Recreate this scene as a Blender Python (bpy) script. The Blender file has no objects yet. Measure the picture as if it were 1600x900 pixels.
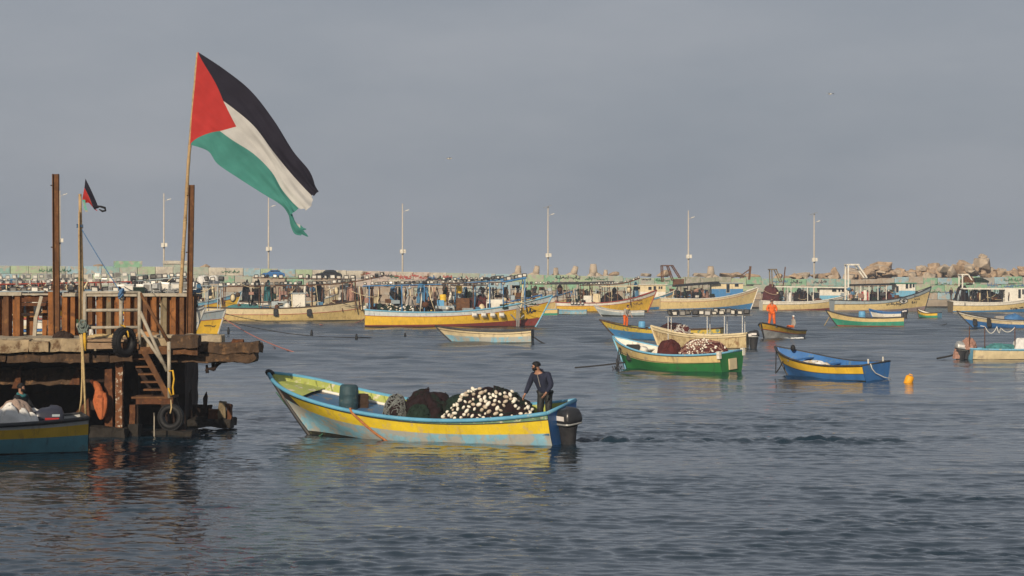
import bpy, bmesh, math, random
import numpy as np
from mathutils import Vector, Matrix, Euler, noise
rnd = random.Random(7)
R = math.radians
S = bpy.context.scene
COL = S.collection

# ------------------------------------------------------------------ camera
CAM_H = 4.2          # camera height over the water
FPX = 3500.0         # focal length in pixels of a 1600 px wide frame
V0 = 440.0           # row of the horizon
cam_d = bpy.data.cameras.new("camera"); cam = bpy.data.objects.new("camera", cam_d); COL.objects.link(cam)
cam.location = (0, 0, CAM_H); cam.rotation_euler = (R(90), 0, 0)
cam_d.sensor_width = 36; cam_d.lens = FPX / 1600 * 36
cam_d.shift_y = -10 / 1600
cam_d.clip_start = .5; cam_d.clip_end = 30000
S.camera = cam
# ------------------------------------------------------------------ light
SUN_AZ, SUN_EL = 20, 21        # sun behind the camera, to the left
sun_dir = Vector((-math.sin(R(SUN_AZ)) * math.cos(R(SUN_EL)), -math.cos(R(SUN_AZ)) * math.cos(R(SUN_EL)), math.sin(R(SUN_EL))))
sl = bpy.data.lights.new("sun", 'SUN'); sun = bpy.data.objects.new("sun", sl); COL.objects.link(sun)
sl.energy = 4.1; sl.angle = R(.6); sl.color = (1, .86, .68)
sun.rotation_euler = sun_dir.to_track_quat('Z', 'Y').to_euler()
W = bpy.data.worlds.new("World"); S.world = W; W.use_nodes = True
nt = W.node_tree; nt.nodes.clear()
def wn(t, **k):
    n = nt.nodes.new(t)
    for a, b in k.items(): setattr(n, a, b)
    return n
out = wn('ShaderNodeOutputWorld'); bg = wn('ShaderNodeBackground'); bg.inputs[1].default_value = .1
sky = wn('ShaderNodeTexSky', sky_type='NISHITA'); sky.sun_disc = False
sky.sun_elevation = R(SUN_EL); sky.sun_rotation = math.atan2(sun_dir.x, sun_dir.y)
sky.dust_density = 3
tc = wn('ShaderNodeTexCoord')
mp = wn('ShaderNodeMapping'); mp.inputs['Scale'].default_value = (1, 1, 3.2)
n1 = wn('ShaderNodeTexNoise'); n1.inputs['Scale'].default_value = 4.0; n1.inputs['Detail'].default_value = 5; n1.inputs['Roughness'].default_value = .55
rp = wn('ShaderNodeValToRGB')
rp.color_ramp.elements[0].position = .34; rp.color_ramp.elements[0].color = (.256, .284, .332, 1)
rp.color_ramp.elements[1].position = .66; rp.color_ramp.elements[1].color = (.334, .352, .392, 1)
up = wn('ShaderNodeMixRGB', blend_type='MULTIPLY'); up.inputs[0].default_value = 1; up.inputs[2].default_value = (10, 10, 10, 1)
mx = wn('ShaderNodeMixRGB'); mx.inputs[0].default_value = .93
L = nt.links.new
L(tc.outputs['Generated'], mp.inputs[0]); L(mp.outputs[0], n1.inputs[0]); L(n1.outputs[0], rp.inputs[0])
L(rp.outputs[0], up.inputs[1]); L(sky.outputs[0], mx.inputs[1]); L(up.outputs[0], mx.inputs[2])
L(mx.outputs[0], bg.inputs[0]); L(bg.outputs[0], out.inputs[0])
S.view_settings.view_transform = 'Standard'; S.view_settings.look = 'None'
S.view_settings.exposure = 0; S.view_settings.gamma = 1

# ------------------------------------------------------------------ helpers
def P(u, v, d):                      # a point seen at column u, row v, at distance d
    return Vector(((u - 800) * d / FPX, d, CAM_H - (v - V0) * d / FPX))
def wd(v): return CAM_H * FPX / (v - V0)      # distance of the water seen at row v

class MB:
    def __init__(s): s.v = []; s.f = []; s.m = []; s.s = []
    def add(s, vs, fs, mi=0, sm=False):
        b = len(s.v); s.v += [tuple(x) for x in vs]
        for f in fs: s.f.append([i + b for i in f]); s.m.append(mi); s.s.append(sm)
        return s
    def box(s, c, size, rot=None, mi=0, taper=1.0):
        c = Vector(c); hx, hy, hz = [x / 2 for x in size]; M = rot if rot is not None else Matrix.Identity(3)
        vs = []
        for z in (-hz, hz):
            k = taper if z > 0 else 1
            for x, y in ((-hx, -hy), (hx, -hy), (hx, hy), (-hx, hy)): vs.append(c + M @ Vector((x * k, y * k, z)))
        return s.add(vs, [(3, 2, 1, 0), (4, 5, 6, 7), (0, 1, 5, 4), (1, 2, 6, 5), (2, 3, 7, 6), (3, 0, 4, 7)], mi)
    def bar(s, a, b, w, h=None, mi=0):
        a = Vector(a); b = Vector(b); h = h or w; d = b - a; l = d.length
        if l < 1e-6: return s
        x = d / l; up = Vector((0, 0, 1)) if abs(x.z) < .95 else Vector((0, 1, 0))
        y = up.cross(x).normalized(); z = x.cross(y)
        return s.box((a + b) / 2, (l, w, h), Matrix((x, y, z)).transposed(), mi)
    def tube(s, pts, r, n=8, mi=0, cap=True, sm=True):
        pts = [Vector(p) for p in pts]; N = len(pts); vs = []; fs = []
        rr = r if isinstance(r, (list, tuple)) else [r] * N
        pn = None
        for i, p in enumerate(pts):
            t = (pts[min(i + 1, N - 1)] - pts[max(i - 1, 0)])
            t = t.normalized() if t.length > 1e-9 else Vector((0, 0, 1))
            if pn is None:
                a = Vector((0, 0, 1)) if abs(t.z) < .9 else Vector((1, 0, 0))
                pn = (a - a.dot(t) * t).normalized()
            else:
                q = pn - pn.dot(t) * t
                pn = q.normalized() if q.length > 1e-6 else pn
            bn = t.cross(pn)
            for k in range(n):
                a = 2 * math.pi * k / n
                vs.append(p + (pn * math.cos(a) + bn * math.sin(a)) * rr[i])
        for i in range(N - 1):
            for k in range(n):
                fs.append((i * n + k, i * n + (k + 1) % n, (i + 1) * n + (k + 1) % n, (i + 1) * n + k))
        if cap: fs.append(tuple(range(n))[::-1]); fs.append(tuple((N - 1) * n + k for k in range(n)))
        return s.add(vs, fs, mi, sm)
    def lathe(s, prof, n=20, c=(0, 0, 0), mi=0, sm=True, M=None):
        vs = []; fs = []; c = Vector(c); M = M or Matrix.Identity(3)
        for r, z in prof:
            for k in range(n):
                a = 2 * math.pi * k / n; vs.append(c + M @ Vector((r * math.cos(a), r * math.sin(a), z)))
        for i in range(len(prof) - 1):
            for k in range(n): fs.append((i * n + k, i * n + (k + 1) % n, (i + 1) * n + (k + 1) % n, (i + 1) * n + k))
        return s.add(vs, fs, mi, sm)
    def grid(s, rows, mi=0, sm=True, closed=False, flip=False):
        n = len(rows[0]); vs = [p for r in rows for p in r]; fs = []
        for i in range(len(rows) - 1):
            for k in range(n if closed else n - 1):
                q = (i * n + k, i * n + (k + 1) % n, (i + 1) * n + (k + 1) % n, (i + 1) * n + k)
                fs.append(q[::-1] if flip else q)
        return s.add(vs, fs, mi, sm)
    def ell(s, c, rad, n=10, m=7, mi=0, rot=None):
        M = rot or Matrix.Identity(3); c = Vector(c); rows = []
        for j in range(m + 1):
            a = math.pi * j / m
            rows.append([c + M @ Vector((rad[0] * math.sin(a) * math.cos(2 * math.pi * k / n), rad[1] * math.sin(a) * math.sin(2 * math.pi * k / n), -rad[2] * math.cos(a))) for k in range(n)])
        return s.grid(rows, mi, True, True)
    def disc(s, c, r, nrm, n=16, mi=0, sx=1):
        q = Vector(nrm).to_track_quat('Z', 'Y').to_matrix(); c = Vector(c)
        return s.add([c + q @ Vector((sx * r * math.cos(2 * math.pi * k / n), r * math.sin(2 * math.pi * k / n), 0)) for k in range(n)], [tuple(range(n))], mi)
    def mesh(s, name, mats):
        me = bpy.data.meshes.new(name); me.from_pydata(s.v, [], s.f)
        for m in mats if isinstance(mats, (list, tuple)) else [mats]: me.materials.append(m)
        me.polygons.foreach_set('material_index', s.m); me.polygons.foreach_set('use_smooth', s.s)
        me.update(); return me
    def build(s, name, mats, parent=None, loc=None, bevel=0, **tags):
        me = s.mesh(name, mats)
        if bevel:
            bm = bmesh.new(); bm.from_mesh(me)
            bmesh.ops.bevel(bm, geom=[e for e in bm.edges if len(e.link_faces) == 2 and e.calc_face_angle(0) > .5], offset=bevel, segments=2, affect='EDGES', clamp_overlap=True)
            bm.to_mesh(me); bm.free()
        return obj(name, me, parent, loc, **tags)
def obj(name, me, parent=None, loc=None, **tags):
    o = bpy.data.objects.new(name, me); COL.objects.link(o)
    if parent is not None: o.parent = parent
    if loc is not None: o.location = loc
    for k, v in tags.items(): o[k] = v
    return o
def thing(name, label, cat, loc=(0, 0, 0), rz=0, group=None):
    o = bpy.data.objects.new(name, None); COL.objects.link(o); o.location = loc; o.rotation_euler = (0, 0, rz)
    o.empty_display_size = .2
    o['label'] = label; o['category'] = cat
    if group: o['group'] = group
    return o
def rough_box(x0, x1, y0, y1, z0, z1, cell=.12, amp=.03, seed=0, irr=0.0, fr=2.2):
    """a block with an uneven, weathered surface; irr eats into the +x end"""
    mb = MB(); off = Vector((seed * 7.3, seed * 3.1, seed * 1.7))
    def warp(p):
        p = Vector(p); q = p * fr + off
        d = Vector((noise.noise(q), noise.noise(q + Vector((31, 0, 0))), noise.noise(q + Vector((0, 47, 0))))) * amp
        q2 = p * fr * 3.3 + off; d += Vector((noise.noise(q2), noise.noise(q2 + Vector((11, 5, 0))), noise.noise(q2 + Vector((0, 17, 9))))) * amp * .45
        if irr:
            k = max(0, (p.x - x0) / (x1 - x0) - .6) / .4
            d.z += k * irr * noise.noise(Vector((p.x * 3, p.y * 1.5, 3 + seed))) * (1 if p.z < (z0 + z1) / 2 else .4)
            d.x += k * irr * noise.noise(Vector((p.z * 4, p.y * 3, 9 + seed)))
        return p + d
    def face(o, a, b, na, nb):
        rows = [[warp(Vector(o) + Vector(a) * i / na + Vector(b) * j / nb) for i in range(na + 1)] for j in range(nb + 1)]
        mb.grid(rows, 0, False)
    X, Y, Z = x1 - x0, y1 - y0, z1 - z0
    nx, ny, nz = [max(1, min(60, int(round(q / cell)))) for q in (X, Y, Z)]
    face((x0, y0, z0), (X, 0, 0), (0, 0, Z), nx, nz); face((x1, y1, z0), (-X, 0, 0), (0, 0, Z), nx, nz)
    face((x0, y0, z1), (X, 0, 0), (0, Y, 0), nx, ny); face((x0, y1, z0), (X, 0, 0), (0, -Y, 0), nx, ny)
    face((x1, y0, z0), (0, Y, 0), (0, 0, Z), ny, nz); face((x0, y1, z0), (0, -Y, 0), (0, 0, Z), ny, nz)
    return mb
def hull_rock(seed, flat=.0):
    r = random.Random(seed); bm = bmesh.new()
    for _ in range(16):
        p = Vector((r.uniform(-1, 1), r.uniform(-1, 1), r.uniform(-1, 1)))
        m = max(abs(p.x), abs(p.y), abs(p.z)); p = p / m * r.uniform(.75, 1) if r.random() < .75 else p.normalized()
        bm.verts.new((p.x * .55, p.y * .5, p.z * .45))
    bmesh.ops.convex_hull(bm, input=bm.verts)
    for v in [v for v in bm.verts if not v.link_faces]: bm.verts.remove(v)
    bmesh.ops.bevel(bm, geom=bm.edges[:], offset=.02, segments=1, affect='EDGES')
    bmesh.ops.triangulate(bm, faces=bm.faces[:])
    bmesh.ops.subdivide_edges(bm, edges=bm.edges[:], cuts=1)
    for v in bm.verts: v.co += v.co.normalized() * .05 * noise.noise(v.co * 5 + Vector((seed, 0, 0)))
    me = bpy.data.meshes.new("boulder"); bm.to_mesh(me); bm.free(); return me

# ------------------------------------------------------------------ materials
MATS = {}
def mat(name, col, rough=.65, metal=0, var=.22, scale=4, wear=None, wear_amt=.0, wear_scale=3, streak=None, streak_amt=0, bump=0, bscale=30, spec=.3, coat=0):
    """paint / wood / metal with uneven tone, worn patches and vertical run stains"""
    if name in MATS: return MATS[name]
    m = bpy.data.materials.new(name); m.use_nodes = True; t = m.node_tree; N = t.nodes; N.clear(); l = t.links.new
    o = N.new('ShaderNodeOutputMaterial'); b = N.new('ShaderNodeBsdfPrincipled'); l(b.outputs[0], o.inputs[0])
    b.inputs['Roughness'].default_value = rough; b.inputs['Metallic'].default_value = metal
    b.inputs['Specular IOR Level'].default_value = spec
    tc = N.new('ShaderNodeTexCoord'); oi = N.new('ShaderNodeObjectInfo')
    va = N.new('ShaderNodeVectorMath'); va.operation = 'MULTIPLY_ADD'; va.inputs[1].default_value = (1, 1, 1)
    cb = N.new('ShaderNodeCombineXYZ'); mu = N.new('ShaderNodeMath'); mu.operation = 'MULTIPLY'; mu.inputs[1].default_value = 37.0
    l(oi.outputs['Random'], mu.inputs[0]); l(mu.outputs[0], cb.inputs[0]); l(mu.outputs[0], cb.inputs[1])
    l(tc.outputs['Object'], va.inputs[0]); l(cb.outputs[0], va.inputs[2]); vec = va.outputs[0]
    def nz(sc, det=5, mapping=None, ro=.6):
        n = N.new('ShaderNodeTexNoise'); n.inputs['Scale'].default_value = sc; n.inputs['Detail'].default_value = det; n.inputs['Roughness'].default_value = ro
        if mapping:
            mp = N.new('ShaderNodeMapping'); mp.inputs['Scale'].default_value = mapping; l(vec, mp.inputs[0]); l(mp.outputs[0], n.inputs['Vector'])
        else: l(vec, n.inputs['Vector'])
        return n.outputs[0]
    def ramp(src, p0, p1, c0=(0, 0, 0, 1), c1=(1, 1, 1, 1)):
        r = N.new('ShaderNodeValToRGB'); e = r.color_ramp.elements; e[0].position = p0; e[1].position = p1; e[0].color = c0; e[1].color = c1
        l(src, r.inputs[0]); return r.outputs[0]
    def mixc(f, a, c):
        x = N.new('ShaderNodeMixRGB')
        if isinstance(f, float): x.inputs[0].default_value = f
        else: l(f, x.inputs[0])
        for i, q in ((1, a), (2, c)):
            if isinstance(q, tuple): x.inputs[i].default_value = (*q[:3], 1)
            else: l(q, x.inputs[i])
        return x.outputs[0]
    lo = tuple(c * (1 - var) for c in col); hi = tuple(min(1, c * (1 + var)) for c in col)
    c = ramp(nz(scale), .3, .7, (*lo, 1), (*hi, 1))
    if wear is not None and wear_amt > 0:
        th = .72 - .36 * wear_amt
        c = mixc(ramp(nz(wear_scale, 9, None, .68), th, th + .08), c, wear)
    if streak is not None and streak_amt > 0:
        th = .69 - .36 * streak_amt
        c = mixc(ramp(nz(6, 6, (1, 1, .12), .62), th, th + .20, (0, 0, 0, 1), (.75, .75, .75, 1)), c, streak)
    l(c, b.inputs['Base Color'])
    if bump:
        bp = N.new('ShaderNodeBump'); bp.inputs['Strength'].default_value = bump; bp.inputs['Distance'].default_value = .02
        l(nz(bscale, 6), bp.inputs['Height']); l(bp.outputs[0], b.inputs['Normal'])
    MATS[name] = m; return m
def paint(name, col, wear=(.30, .27, .21), wa=.45, streak=(.17, .10, .05), sa=.35, rough=.5, ws=2.6, var=.14):
    return mat(name, col, rough, 0, var, 2.2, wear, wa, ws, streak, sa, .25, 18, .35)
RUST = (.17, .065, .025)
M_rust = mat('rust', (.105, .040, .017), .85, 0, .4, 5, (.20, .08, .025), .5, 7, (.05, .025, .015), .5, .6, 40)
M_rust_orange = mat('rust_orange', (.25, .10, .030), .85, 0, .3, 4, (.12, .05, .02), .5, 5, (.10, .045, .02), .45, .5, 40)
M_rust_brown = mat('rust_brown', (.125, .056, .023), .85, 0, .35, 4, (.20, .095, .033), .45, 5, (.06, .03, .018), .5, .5, 40)
M_rust_grey = mat('rust_grey', (.19, .15, .09), .85, 0, .3, 4, (.26, .12, .04), .4, 5, (.09, .05, .03), .5, .5, 40)
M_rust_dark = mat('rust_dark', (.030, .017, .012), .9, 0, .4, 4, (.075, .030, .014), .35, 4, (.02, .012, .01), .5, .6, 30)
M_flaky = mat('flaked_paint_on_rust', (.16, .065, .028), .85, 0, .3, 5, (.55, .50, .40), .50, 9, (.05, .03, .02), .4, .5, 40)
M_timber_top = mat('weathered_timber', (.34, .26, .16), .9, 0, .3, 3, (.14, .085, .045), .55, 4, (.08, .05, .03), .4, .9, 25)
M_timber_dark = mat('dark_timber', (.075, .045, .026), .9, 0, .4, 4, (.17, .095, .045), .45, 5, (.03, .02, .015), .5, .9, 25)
M_concrete = mat('old_concrete', (.36, .30, .21), .95, 0, .25, 4, (.20, .15, .10), .4, 6, (.12, .08, .05), .35, .8, 30)
M_boards = mat('platform_boards', (.30, .20, .12), .85, 0, .25, 5, (.17, .08, .05), .45, 6, None, 0, .5, 40)
M_rail = mat('grey_rail_paint', (.36, .32, .25), .7, 0, .2, 8, (.22, .11, .05), .35, 12, (.14, .08, .04), .3, .3, 50)
M_wood = mat('pole_wood', (.42, .29, .15), .85, 0, .25, 7, (.20, .12, .06), .45, 10, (.14, .08, .04), .4, .5, 60)
M_black = mat('black_rubber', (.011, .011, .012), .6, 0, .3, 8, (.03, .028, .025), .25, 10, None, 0, .3, 40)
M_dark = mat('dark_metal', (.035, .035, .038), .55, .2, .3, 8, (.09, .05, .03), .3, 9, None, 0, .2, 50)
M_rope_tan = mat('tan_rope', (.50, .37, .18), .9, 0, .25, 20, None, 0, 3, None, 0, .6, 80)
M_rope_yellow = mat('yellow_rope', (.62, .36, .03), .85, 0, .25, 20, None, 0, 3, None, 0, .6, 80)
M_rope_red = mat('red_rope', (.45, .16, .12), .85, 0, .2, 20)
M_rope_dark = mat('dark_rope', (.03, .028, .028), .9, 0, .3, 20)
M_rope_white = mat('white_rope', (.62, .60, .54), .85, 0, .15, 20)
M_rope_green = mat('green_rope', (.05, .14, .08), .85, 0, .3, 20)
M_rope_blue = mat('blue_rope', (.07, .16, .30), .85, 0, .3, 20)
M_glass = mat('dark_glass', (.02, .025, .03), .12, 0, .2, 3, None, 0, 3, None, 0, 0, 1, .5)
M_white = paint('white_paint', (.72, .68, .58), (.42, .36, .28), .35)
M_cream = paint('cream_paint', (.68, .56, .34), (.45, .36, .24), .38)
M_creamy = paint('pale_yellow_paint', (.66, .50, .22), (.45, .36, .22), .35)
M_yellow = paint('yellow_paint', (.76, .47, .035), (.55, .36, .10), .35, (.30, .14, .03), .3)
M_lemon = paint('lemon_paint', (.74, .54, .03), (.62, .46, .14), .50, (.42, .27, .05), .3, ws=5)
M_amber = paint('amber_paint', (.70, .42, .035), (.40, .26, .06), .4)
M_ltblue = paint('light_blue_paint', (.24, .47, .58), (.42, .42, .37), .74, (.30, .27, .22), .4, ws=1.8)
M_skyblue = paint('sky_blue_paint', (.16, .40, .55), (.40, .44, .42), .4)
M_blue = paint('blue_paint', (.035, .14, .36), (.10, .18, .26), .4, (.06, .06, .07), .3)
M_midblue = paint('mid_blue_paint', (.05, .20, .42), (.20, .27, .30), .4)
M_teal = paint('teal_paint', (.10, .28, .33), (.12, .22, .23), .4, (.04, .06, .06), .3)
M_green = paint('green_paint', (.025, .17, .045), (.05, .12, .05), .4, (.03, .06, .03), .3)
M_seagreen = paint('sea_green_paint', (.04, .27, .17), (.15, .30, .22), .4)
M_grey = paint('grey_paint', (.40, .40, .38), (.28, .26, .23), .4)
M_greyblue = paint('grey_blue_paint', (.34, .40, .42), (.42, .40, .36), .45)
M_red = paint('dark_red_paint', (.23, .045, .035), (.12, .05, .04), .4)
M_redline = paint('red_line_paint', (.33, .05, .03), (.20, .10, .06), .3)
M_slime = mat('wet_dark_waterline', (.030, .030, .022), .35, 0, .4, 6, (.07, .075, .035), .4, 5, None, 0, .3, 30)
M_lime = paint('lime_green_paint', (.36, .40, .09), (.60, .54, .40), .50, (.16, .12, .05), .35, ws=3.2)
M_greenrail = paint('worn_green_white_strip', (.16, .27, .16), (.55, .55, .40), .50, (.05, .07, .05), .4, ws=7)
M_railblue = paint('rail_blue_paint', (.11, .33, .48), (.30, .40, .42), .35, (.08, .16, .20), .3)
M_deckblue = paint('deck_blue_paint', (.05, .13, .25), (.20, .16, .13), .45)
M_black_rail = paint('black_rail', (.035, .035, .036), (.12, .10, .08), .35)
M_net_dark = mat('dark_net', (.017, .008, .009), .95, 0, .5, 6, (.008, .017, .011), .5, 2, None, 0, 1, 45)
M_net_green = mat('green_net', (.012, .026, .017), .95, 0, .4, 6, (.008, .014, .010), .45, 3, None, 0, 1, 45)
M_net_maroon = mat('maroon_net', (.085, .020, .018), .95, 0, .4, 6, (.05, .02, .02), .4, 3, None, 0, 1, 45)
M_net_pink = mat('pink_net', (.36, .20, .15), .95, 0, .3, 6, (.24, .14, .10), .45, 5, None, 0, 1, 30)
M_net_teal = mat('teal_net', (.06, .20, .20), .95, 0, .3, 6, (.03, .09, .09), .4, 5, None, 0, .6, 30)
M_float = mat('white_float', (.78, .72, .60), .55, 0, .1, 9, (.55, .46, .34), .3, 14)
M_float2 = mat('dirty_float', (.50, .42, .32), .7, 0, .2, 9, (.25, .18, .13), .45, 12)
M_lampface2 = mat('dull_lamp_glass', (.22, .21, .19), .15, 0, .2, 6, None, 0, 3, None, 0, 0, 1, .5)
M_lampface = mat('pale_lamp_glass', (.70, .66, .57), .3, 0, .1, 6, None, 0, 3, None, 0, 0, 1, .5)
M_lampbody = mat('lamp_housing', (.045, .043, .042), .5, 0, .3, 7, (.13, .09, .06), .35, 9)
M_lampgrey = mat('silver_lamp_housing', (.38, .38, .36), .4, .35, .2, 7, (.2, .18, .15), .3, 9)
M_orange = mat('orange_oilskin', (.72, .13, .015), .55, 0, .2, 6, (.45, .08, .02), .3, 5, None, 0, .3, 20)
M_orange_cloth = mat('orange_cloth', (.46, .13, .045), .85, 0, .3, 6, (.26, .065, .025), .5, 6, None, 0, .4, 30)
M_skin = mat('skin', (.38, .20, .13), .55, 0, .1, 12, None, 0, 3, None, 0, 0, 1, .35)
M_hair = mat('black_hair', (.007, .006, .006), .6, 0, .3, 40, None, 0, 3, None, 0, .6, 90)
M_navy = mat('navy_cotton', (.020, .024, .046), .9, 0, .2, 9, None, 0, 3, None, 0, .5, 60)
M_wader = mat('dark_waders', (.020, .021, .020), .6, 0, .3, 8, (.05, .05, .045), .3, 9, None, 0, .4, 25)
M_tealcloth = mat('teal_cloth', (.03, .14, .15), .9, 0, .2, 9)
M_charcoal = mat('charcoal_cloth', (.016, .016, .018), .95, 0, .2, 9)
M_greycloth = mat('grey_cloth', (.34, .31, .27), .9, 0, .2, 9)
M_redcloth = mat('red_cloth', (.40, .03, .03), .9, 0, .2, 9)
M_bluecloth = mat('blue_cloth', (.07, .18, .30), .9, 0, .2, 9)
M_sack = mat('white_sack', (.66, .64, .60), .85, 0, .12, 5, (.45, .42, .38), .35, 4, None, 0, .5, 20)
M_blanket = mat('brown_checked_blanket', (.34, .25, .20), .95, 0, .15, 14, (.24, .16, .12), .4, 18, None, 0, .5, 60)
M_eyewhite = mat('eye_white', (.7, .68, .62), .4)
M_ink = mat('black_brush_paint', (.03, .028, .027), .7, 0, .3, 9)
M_inkgreen = mat('dark_green_brush_paint', (.03, .12, .05), .7)
M_inkbrown = mat('brown_brush_paint', (.20, .09, .03), .7)
M_inkblue = mat('blue_brush_paint', (.06, .16, .32), .7)
M_inkred = mat('red_brush_paint', (.42, .08, .06), .7)
M_decal = mat('pale_sticker', (.66, .62, .58), .4, 0, .1, 9, (.45, .12, .10), .30, 6)
M_plastic_black = mat('black_cowling', (.022, .022, .024), .32, 0, .3, 6, (.07, .065, .06), .3, 8, None, 0, 0, 1, .5)
M_plastic_navy = mat('navy_cowling', (.028, .030, .045), .32, 0, .3, 6, None, 0, 3, None, 0, 0, 1, .5)
M_barrel = mat('dark_teal_barrel', (.030, .066, .080), .6, 0, .3, 5, (.09, .12, .11), .4, 6, (.02, .03, .03), .35, .3, 30)
M_barrelblue = mat('blue_barrel', (.12, .34, .55), .5, 0, .15, 5)
M_crate_brown = mat('brown_crate', (.06, .035, .022), .85, 0, .3, 6)
M_buoy = mat('orange_buoy', (.82, .36, .01), .5, 0, .1, 6, (.5, .22, .02), .25, 8)
M_hose = mat('orange_rope', (.40, .16, .06), .85, 0, .3, 16, (.33, .13, .06), .4, 20, None, 0, .6, 70)
M_rock = mat('tan_rock', (.40, .29, .19), .95, 0, .28, 2.0, (.26, .18, .12), .5, 1.6, (.16, .11, .08), .3, 1, 9)
M_rock2 = mat('grey_tan_rock', (.43, .35, .26), .95, 0, .22, 2.0, (.27, .21, .15), .45, 1.6, None, 0, 1, 9)
M_rockdark = mat('dark_wet_rock', (.022, .018, .014), .8, 0, .4, 2, None, 0, 3, None, 0, 1, 9)
M_quay = mat('quay_concrete', (.33, .27, .20), .95, 0, .25, .6, (.20, .16, .12), .4, .5, None, 0, .5, 6)
M_galv = mat('lamp_post_paint', (.52, .46, .37), .6, 0, .15, 3, (.33, .22, .14), .3, 4)
# ------------------------------------------------------------------ water
def make_water():
    rng = np.random.default_rng(3)
    ys = [6.0]
    while ys[-1] < 420: ys.append(ys[-1] + max(.05, ys[-1] * (.0017 if ys[-1] < 75 else .0030 if ys[-1] < 130 else .0045)) if ys[-1] > 26 else ys[-1] + 1.2)
    while ys[-1] < 26000: ys.append(ys[-1] * 1.16)
    ys = np.array(ys); nx = 640
    a = np.linspace(-1, 1, nx); a = .30 * a + .25 * a ** 7
    Y = np.repeat(ys[:, None], nx, 1); X = Y * a[None, :] * (1 + 2.0 / (1 + Y / 12))
    dy = np.maximum(.05, Y * np.where(Y < 75, .0017, np.where(Y < 130, .0030, .0045))); dx = Y * .30 * 2 / nx
    Z = np.zeros_like(Y)
    def lowf(fx, fy, s):
        r = np.random.default_rng(s); q = np.zeros_like(Y)
        for _ in range(7):
            th = r.uniform(0, 6.28); k = r.uniform(.5, 1.6)
            q += np.sin(X * fx * k * math.cos(th) + Y * fy * k * math.sin(th) + r.uniform(0, 6.28))
        return q / 7
    patch = np.clip(.85 + .85 * lowf(.10, .16, 5) + .45 * lowf(.5, .5, 8), .25, 1.9)
    wake = np.exp(-((Y - 58.9 - .12 * np.sin(X * .7)) / (.3 + .05 * np.clip(X, 0, 9))) ** 2) * np.clip((X - 1.5) * 3, 0, 1) * np.clip((11.5 - X) / 4, 0, 1)
    wake2 = np.exp(-((Y - 134.5 - .4 * np.sin(X * .35)) / 4.0) ** 2) * np.clip((X - 14) / 4, 0, 1) * np.clip((40 - X) / 14, 0, 1)
    msk = np.clip(.5 + 2.2 * lowf(1.1, 2.0, 21) + 1.2 * lowf(.33, .7, 23), .06, 1.9)
    near_boat = np.exp(-((Y - 63) / 4.5) ** 2) * np.exp(-((X - .5) / 5.0) ** 2)
    bigger = np.clip((44 - Y) / 14, 0, 1)
    for i in range(64):
        lam = .24 * (3.0 / .24) ** (i / 53) if i < 54 else rng.uniform(3.4, 7)
        th = rng.normal(-math.pi / 2 - .25, .62); k = 2 * math.pi / lam
        slope = .0225 * (1.0 + 1.0 * msk if lam < .55 else .62 + .5 * msk if lam < 1.0 else .50 + .7 * np.clip((Y - 55) / 40, 0, 1) if lam < 1.4 else .22 + .9 * np.clip((Y - 60) / 60, 0, 1))
        A = slope / k
        fade = 1 / (1 + (2.6 * dy / lam) ** 4)
        g = patch * (1 + .12 * bigger)
        if lam < .9: g = g * (1 + 5 * wake + 1.6 * wake2 + .8 * near_boat)
        if lam < .9: g = g + wake * (1.6 if lam < .5 else .8)
        Z += A * fade * g * np.sin(k * (X * math.cos(th) + Y * math.sin(th)) + rng.uniform(0, 6.28))
    Z += wake * .02
    Z[Y > 420] = 0
    ny = len(ys); v = np.stack([X, Y, Z], -1).reshape(-1, 3).astype(np.float32)
    i = np.arange(ny - 1)[:, None] * nx + np.arange(nx - 1)[None, :]
    f = np.stack([i, i + 1, i + nx + 1, i + nx], -1).reshape(-1, 4).astype(np.int32)
    me = bpy.data.meshes.new("water"); me.vertices.add(len(v)); me.vertices.foreach_set('co', v.ravel())
    me.loops.add(f.size); me.loops.foreach_set('vertex_index', f.ravel())
    me.polygons.add(len(f)); me.polygons.foreach_set('loop_start', np.arange(0, f.size, 4, dtype=np.int32))
    me.polygons.foreach_set('use_smooth', np.ones(len(f), bool)); me.update(calc_edges=True)
    m = bpy.data.materials.new('harbour_water'); m.use_nodes = True; t = m.node_tree; N = t.nodes; N.clear(); l = t.links.new
    o = N.new('ShaderNodeOutputMaterial'); b = N.new('ShaderNodeBsdfPrincipled'); l(b.outputs[0], o.inputs[0])
    b.inputs['Base Color'].default_value = (.008, .023, .037, 1); b.inputs['Roughness'].default_value = .04; b.inputs['IOR'].default_value = 1.333
    g = N.new('ShaderNodeNewGeometry')
    sy = N.new('ShaderNodeSeparateXYZ'); l(g.outputs['Position'], sy.inputs[0])       # wind ruffles the open harbour more than the lee of the pier
    mr = N.new('ShaderNodeMapRange'); mr.inputs[1].default_value = 55; mr.inputs[2].default_value = 190; mr.inputs[3].default_value = .05; mr.inputs[4].default_value = .30; l(sy.outputs[1], mr.inputs[0])
    pn = N.new('ShaderNodeTexNoise'); pn.inputs['Scale'].default_value = .5; pn.inputs['Detail'].default_value = 5; pmp = N.new('ShaderNodeMapping'); pmp.inputs['Scale'].default_value = (.22, 1, 1); l(g.outputs['Position'], pmp.inputs[0]); l(pmp.outputs[0], pn.inputs['Vector'])
    pm = N.new('ShaderNodeMapRange'); pm.inputs[1].default_value = .35; pm.inputs[2].default_value = .65; pm.inputs[3].default_value = .45; pm.inputs[4].default_value = 1.3; l(pn.outputs[0], pm.inputs[0])
    ml = N.new('ShaderNodeMath'); ml.operation = 'MULTIPLY'; l(mr.outputs[0], ml.inputs[0]); l(pm.outputs[0], ml.inputs[1]); l(ml.outputs[0], b.inputs['Roughness'])
    h = None
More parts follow.
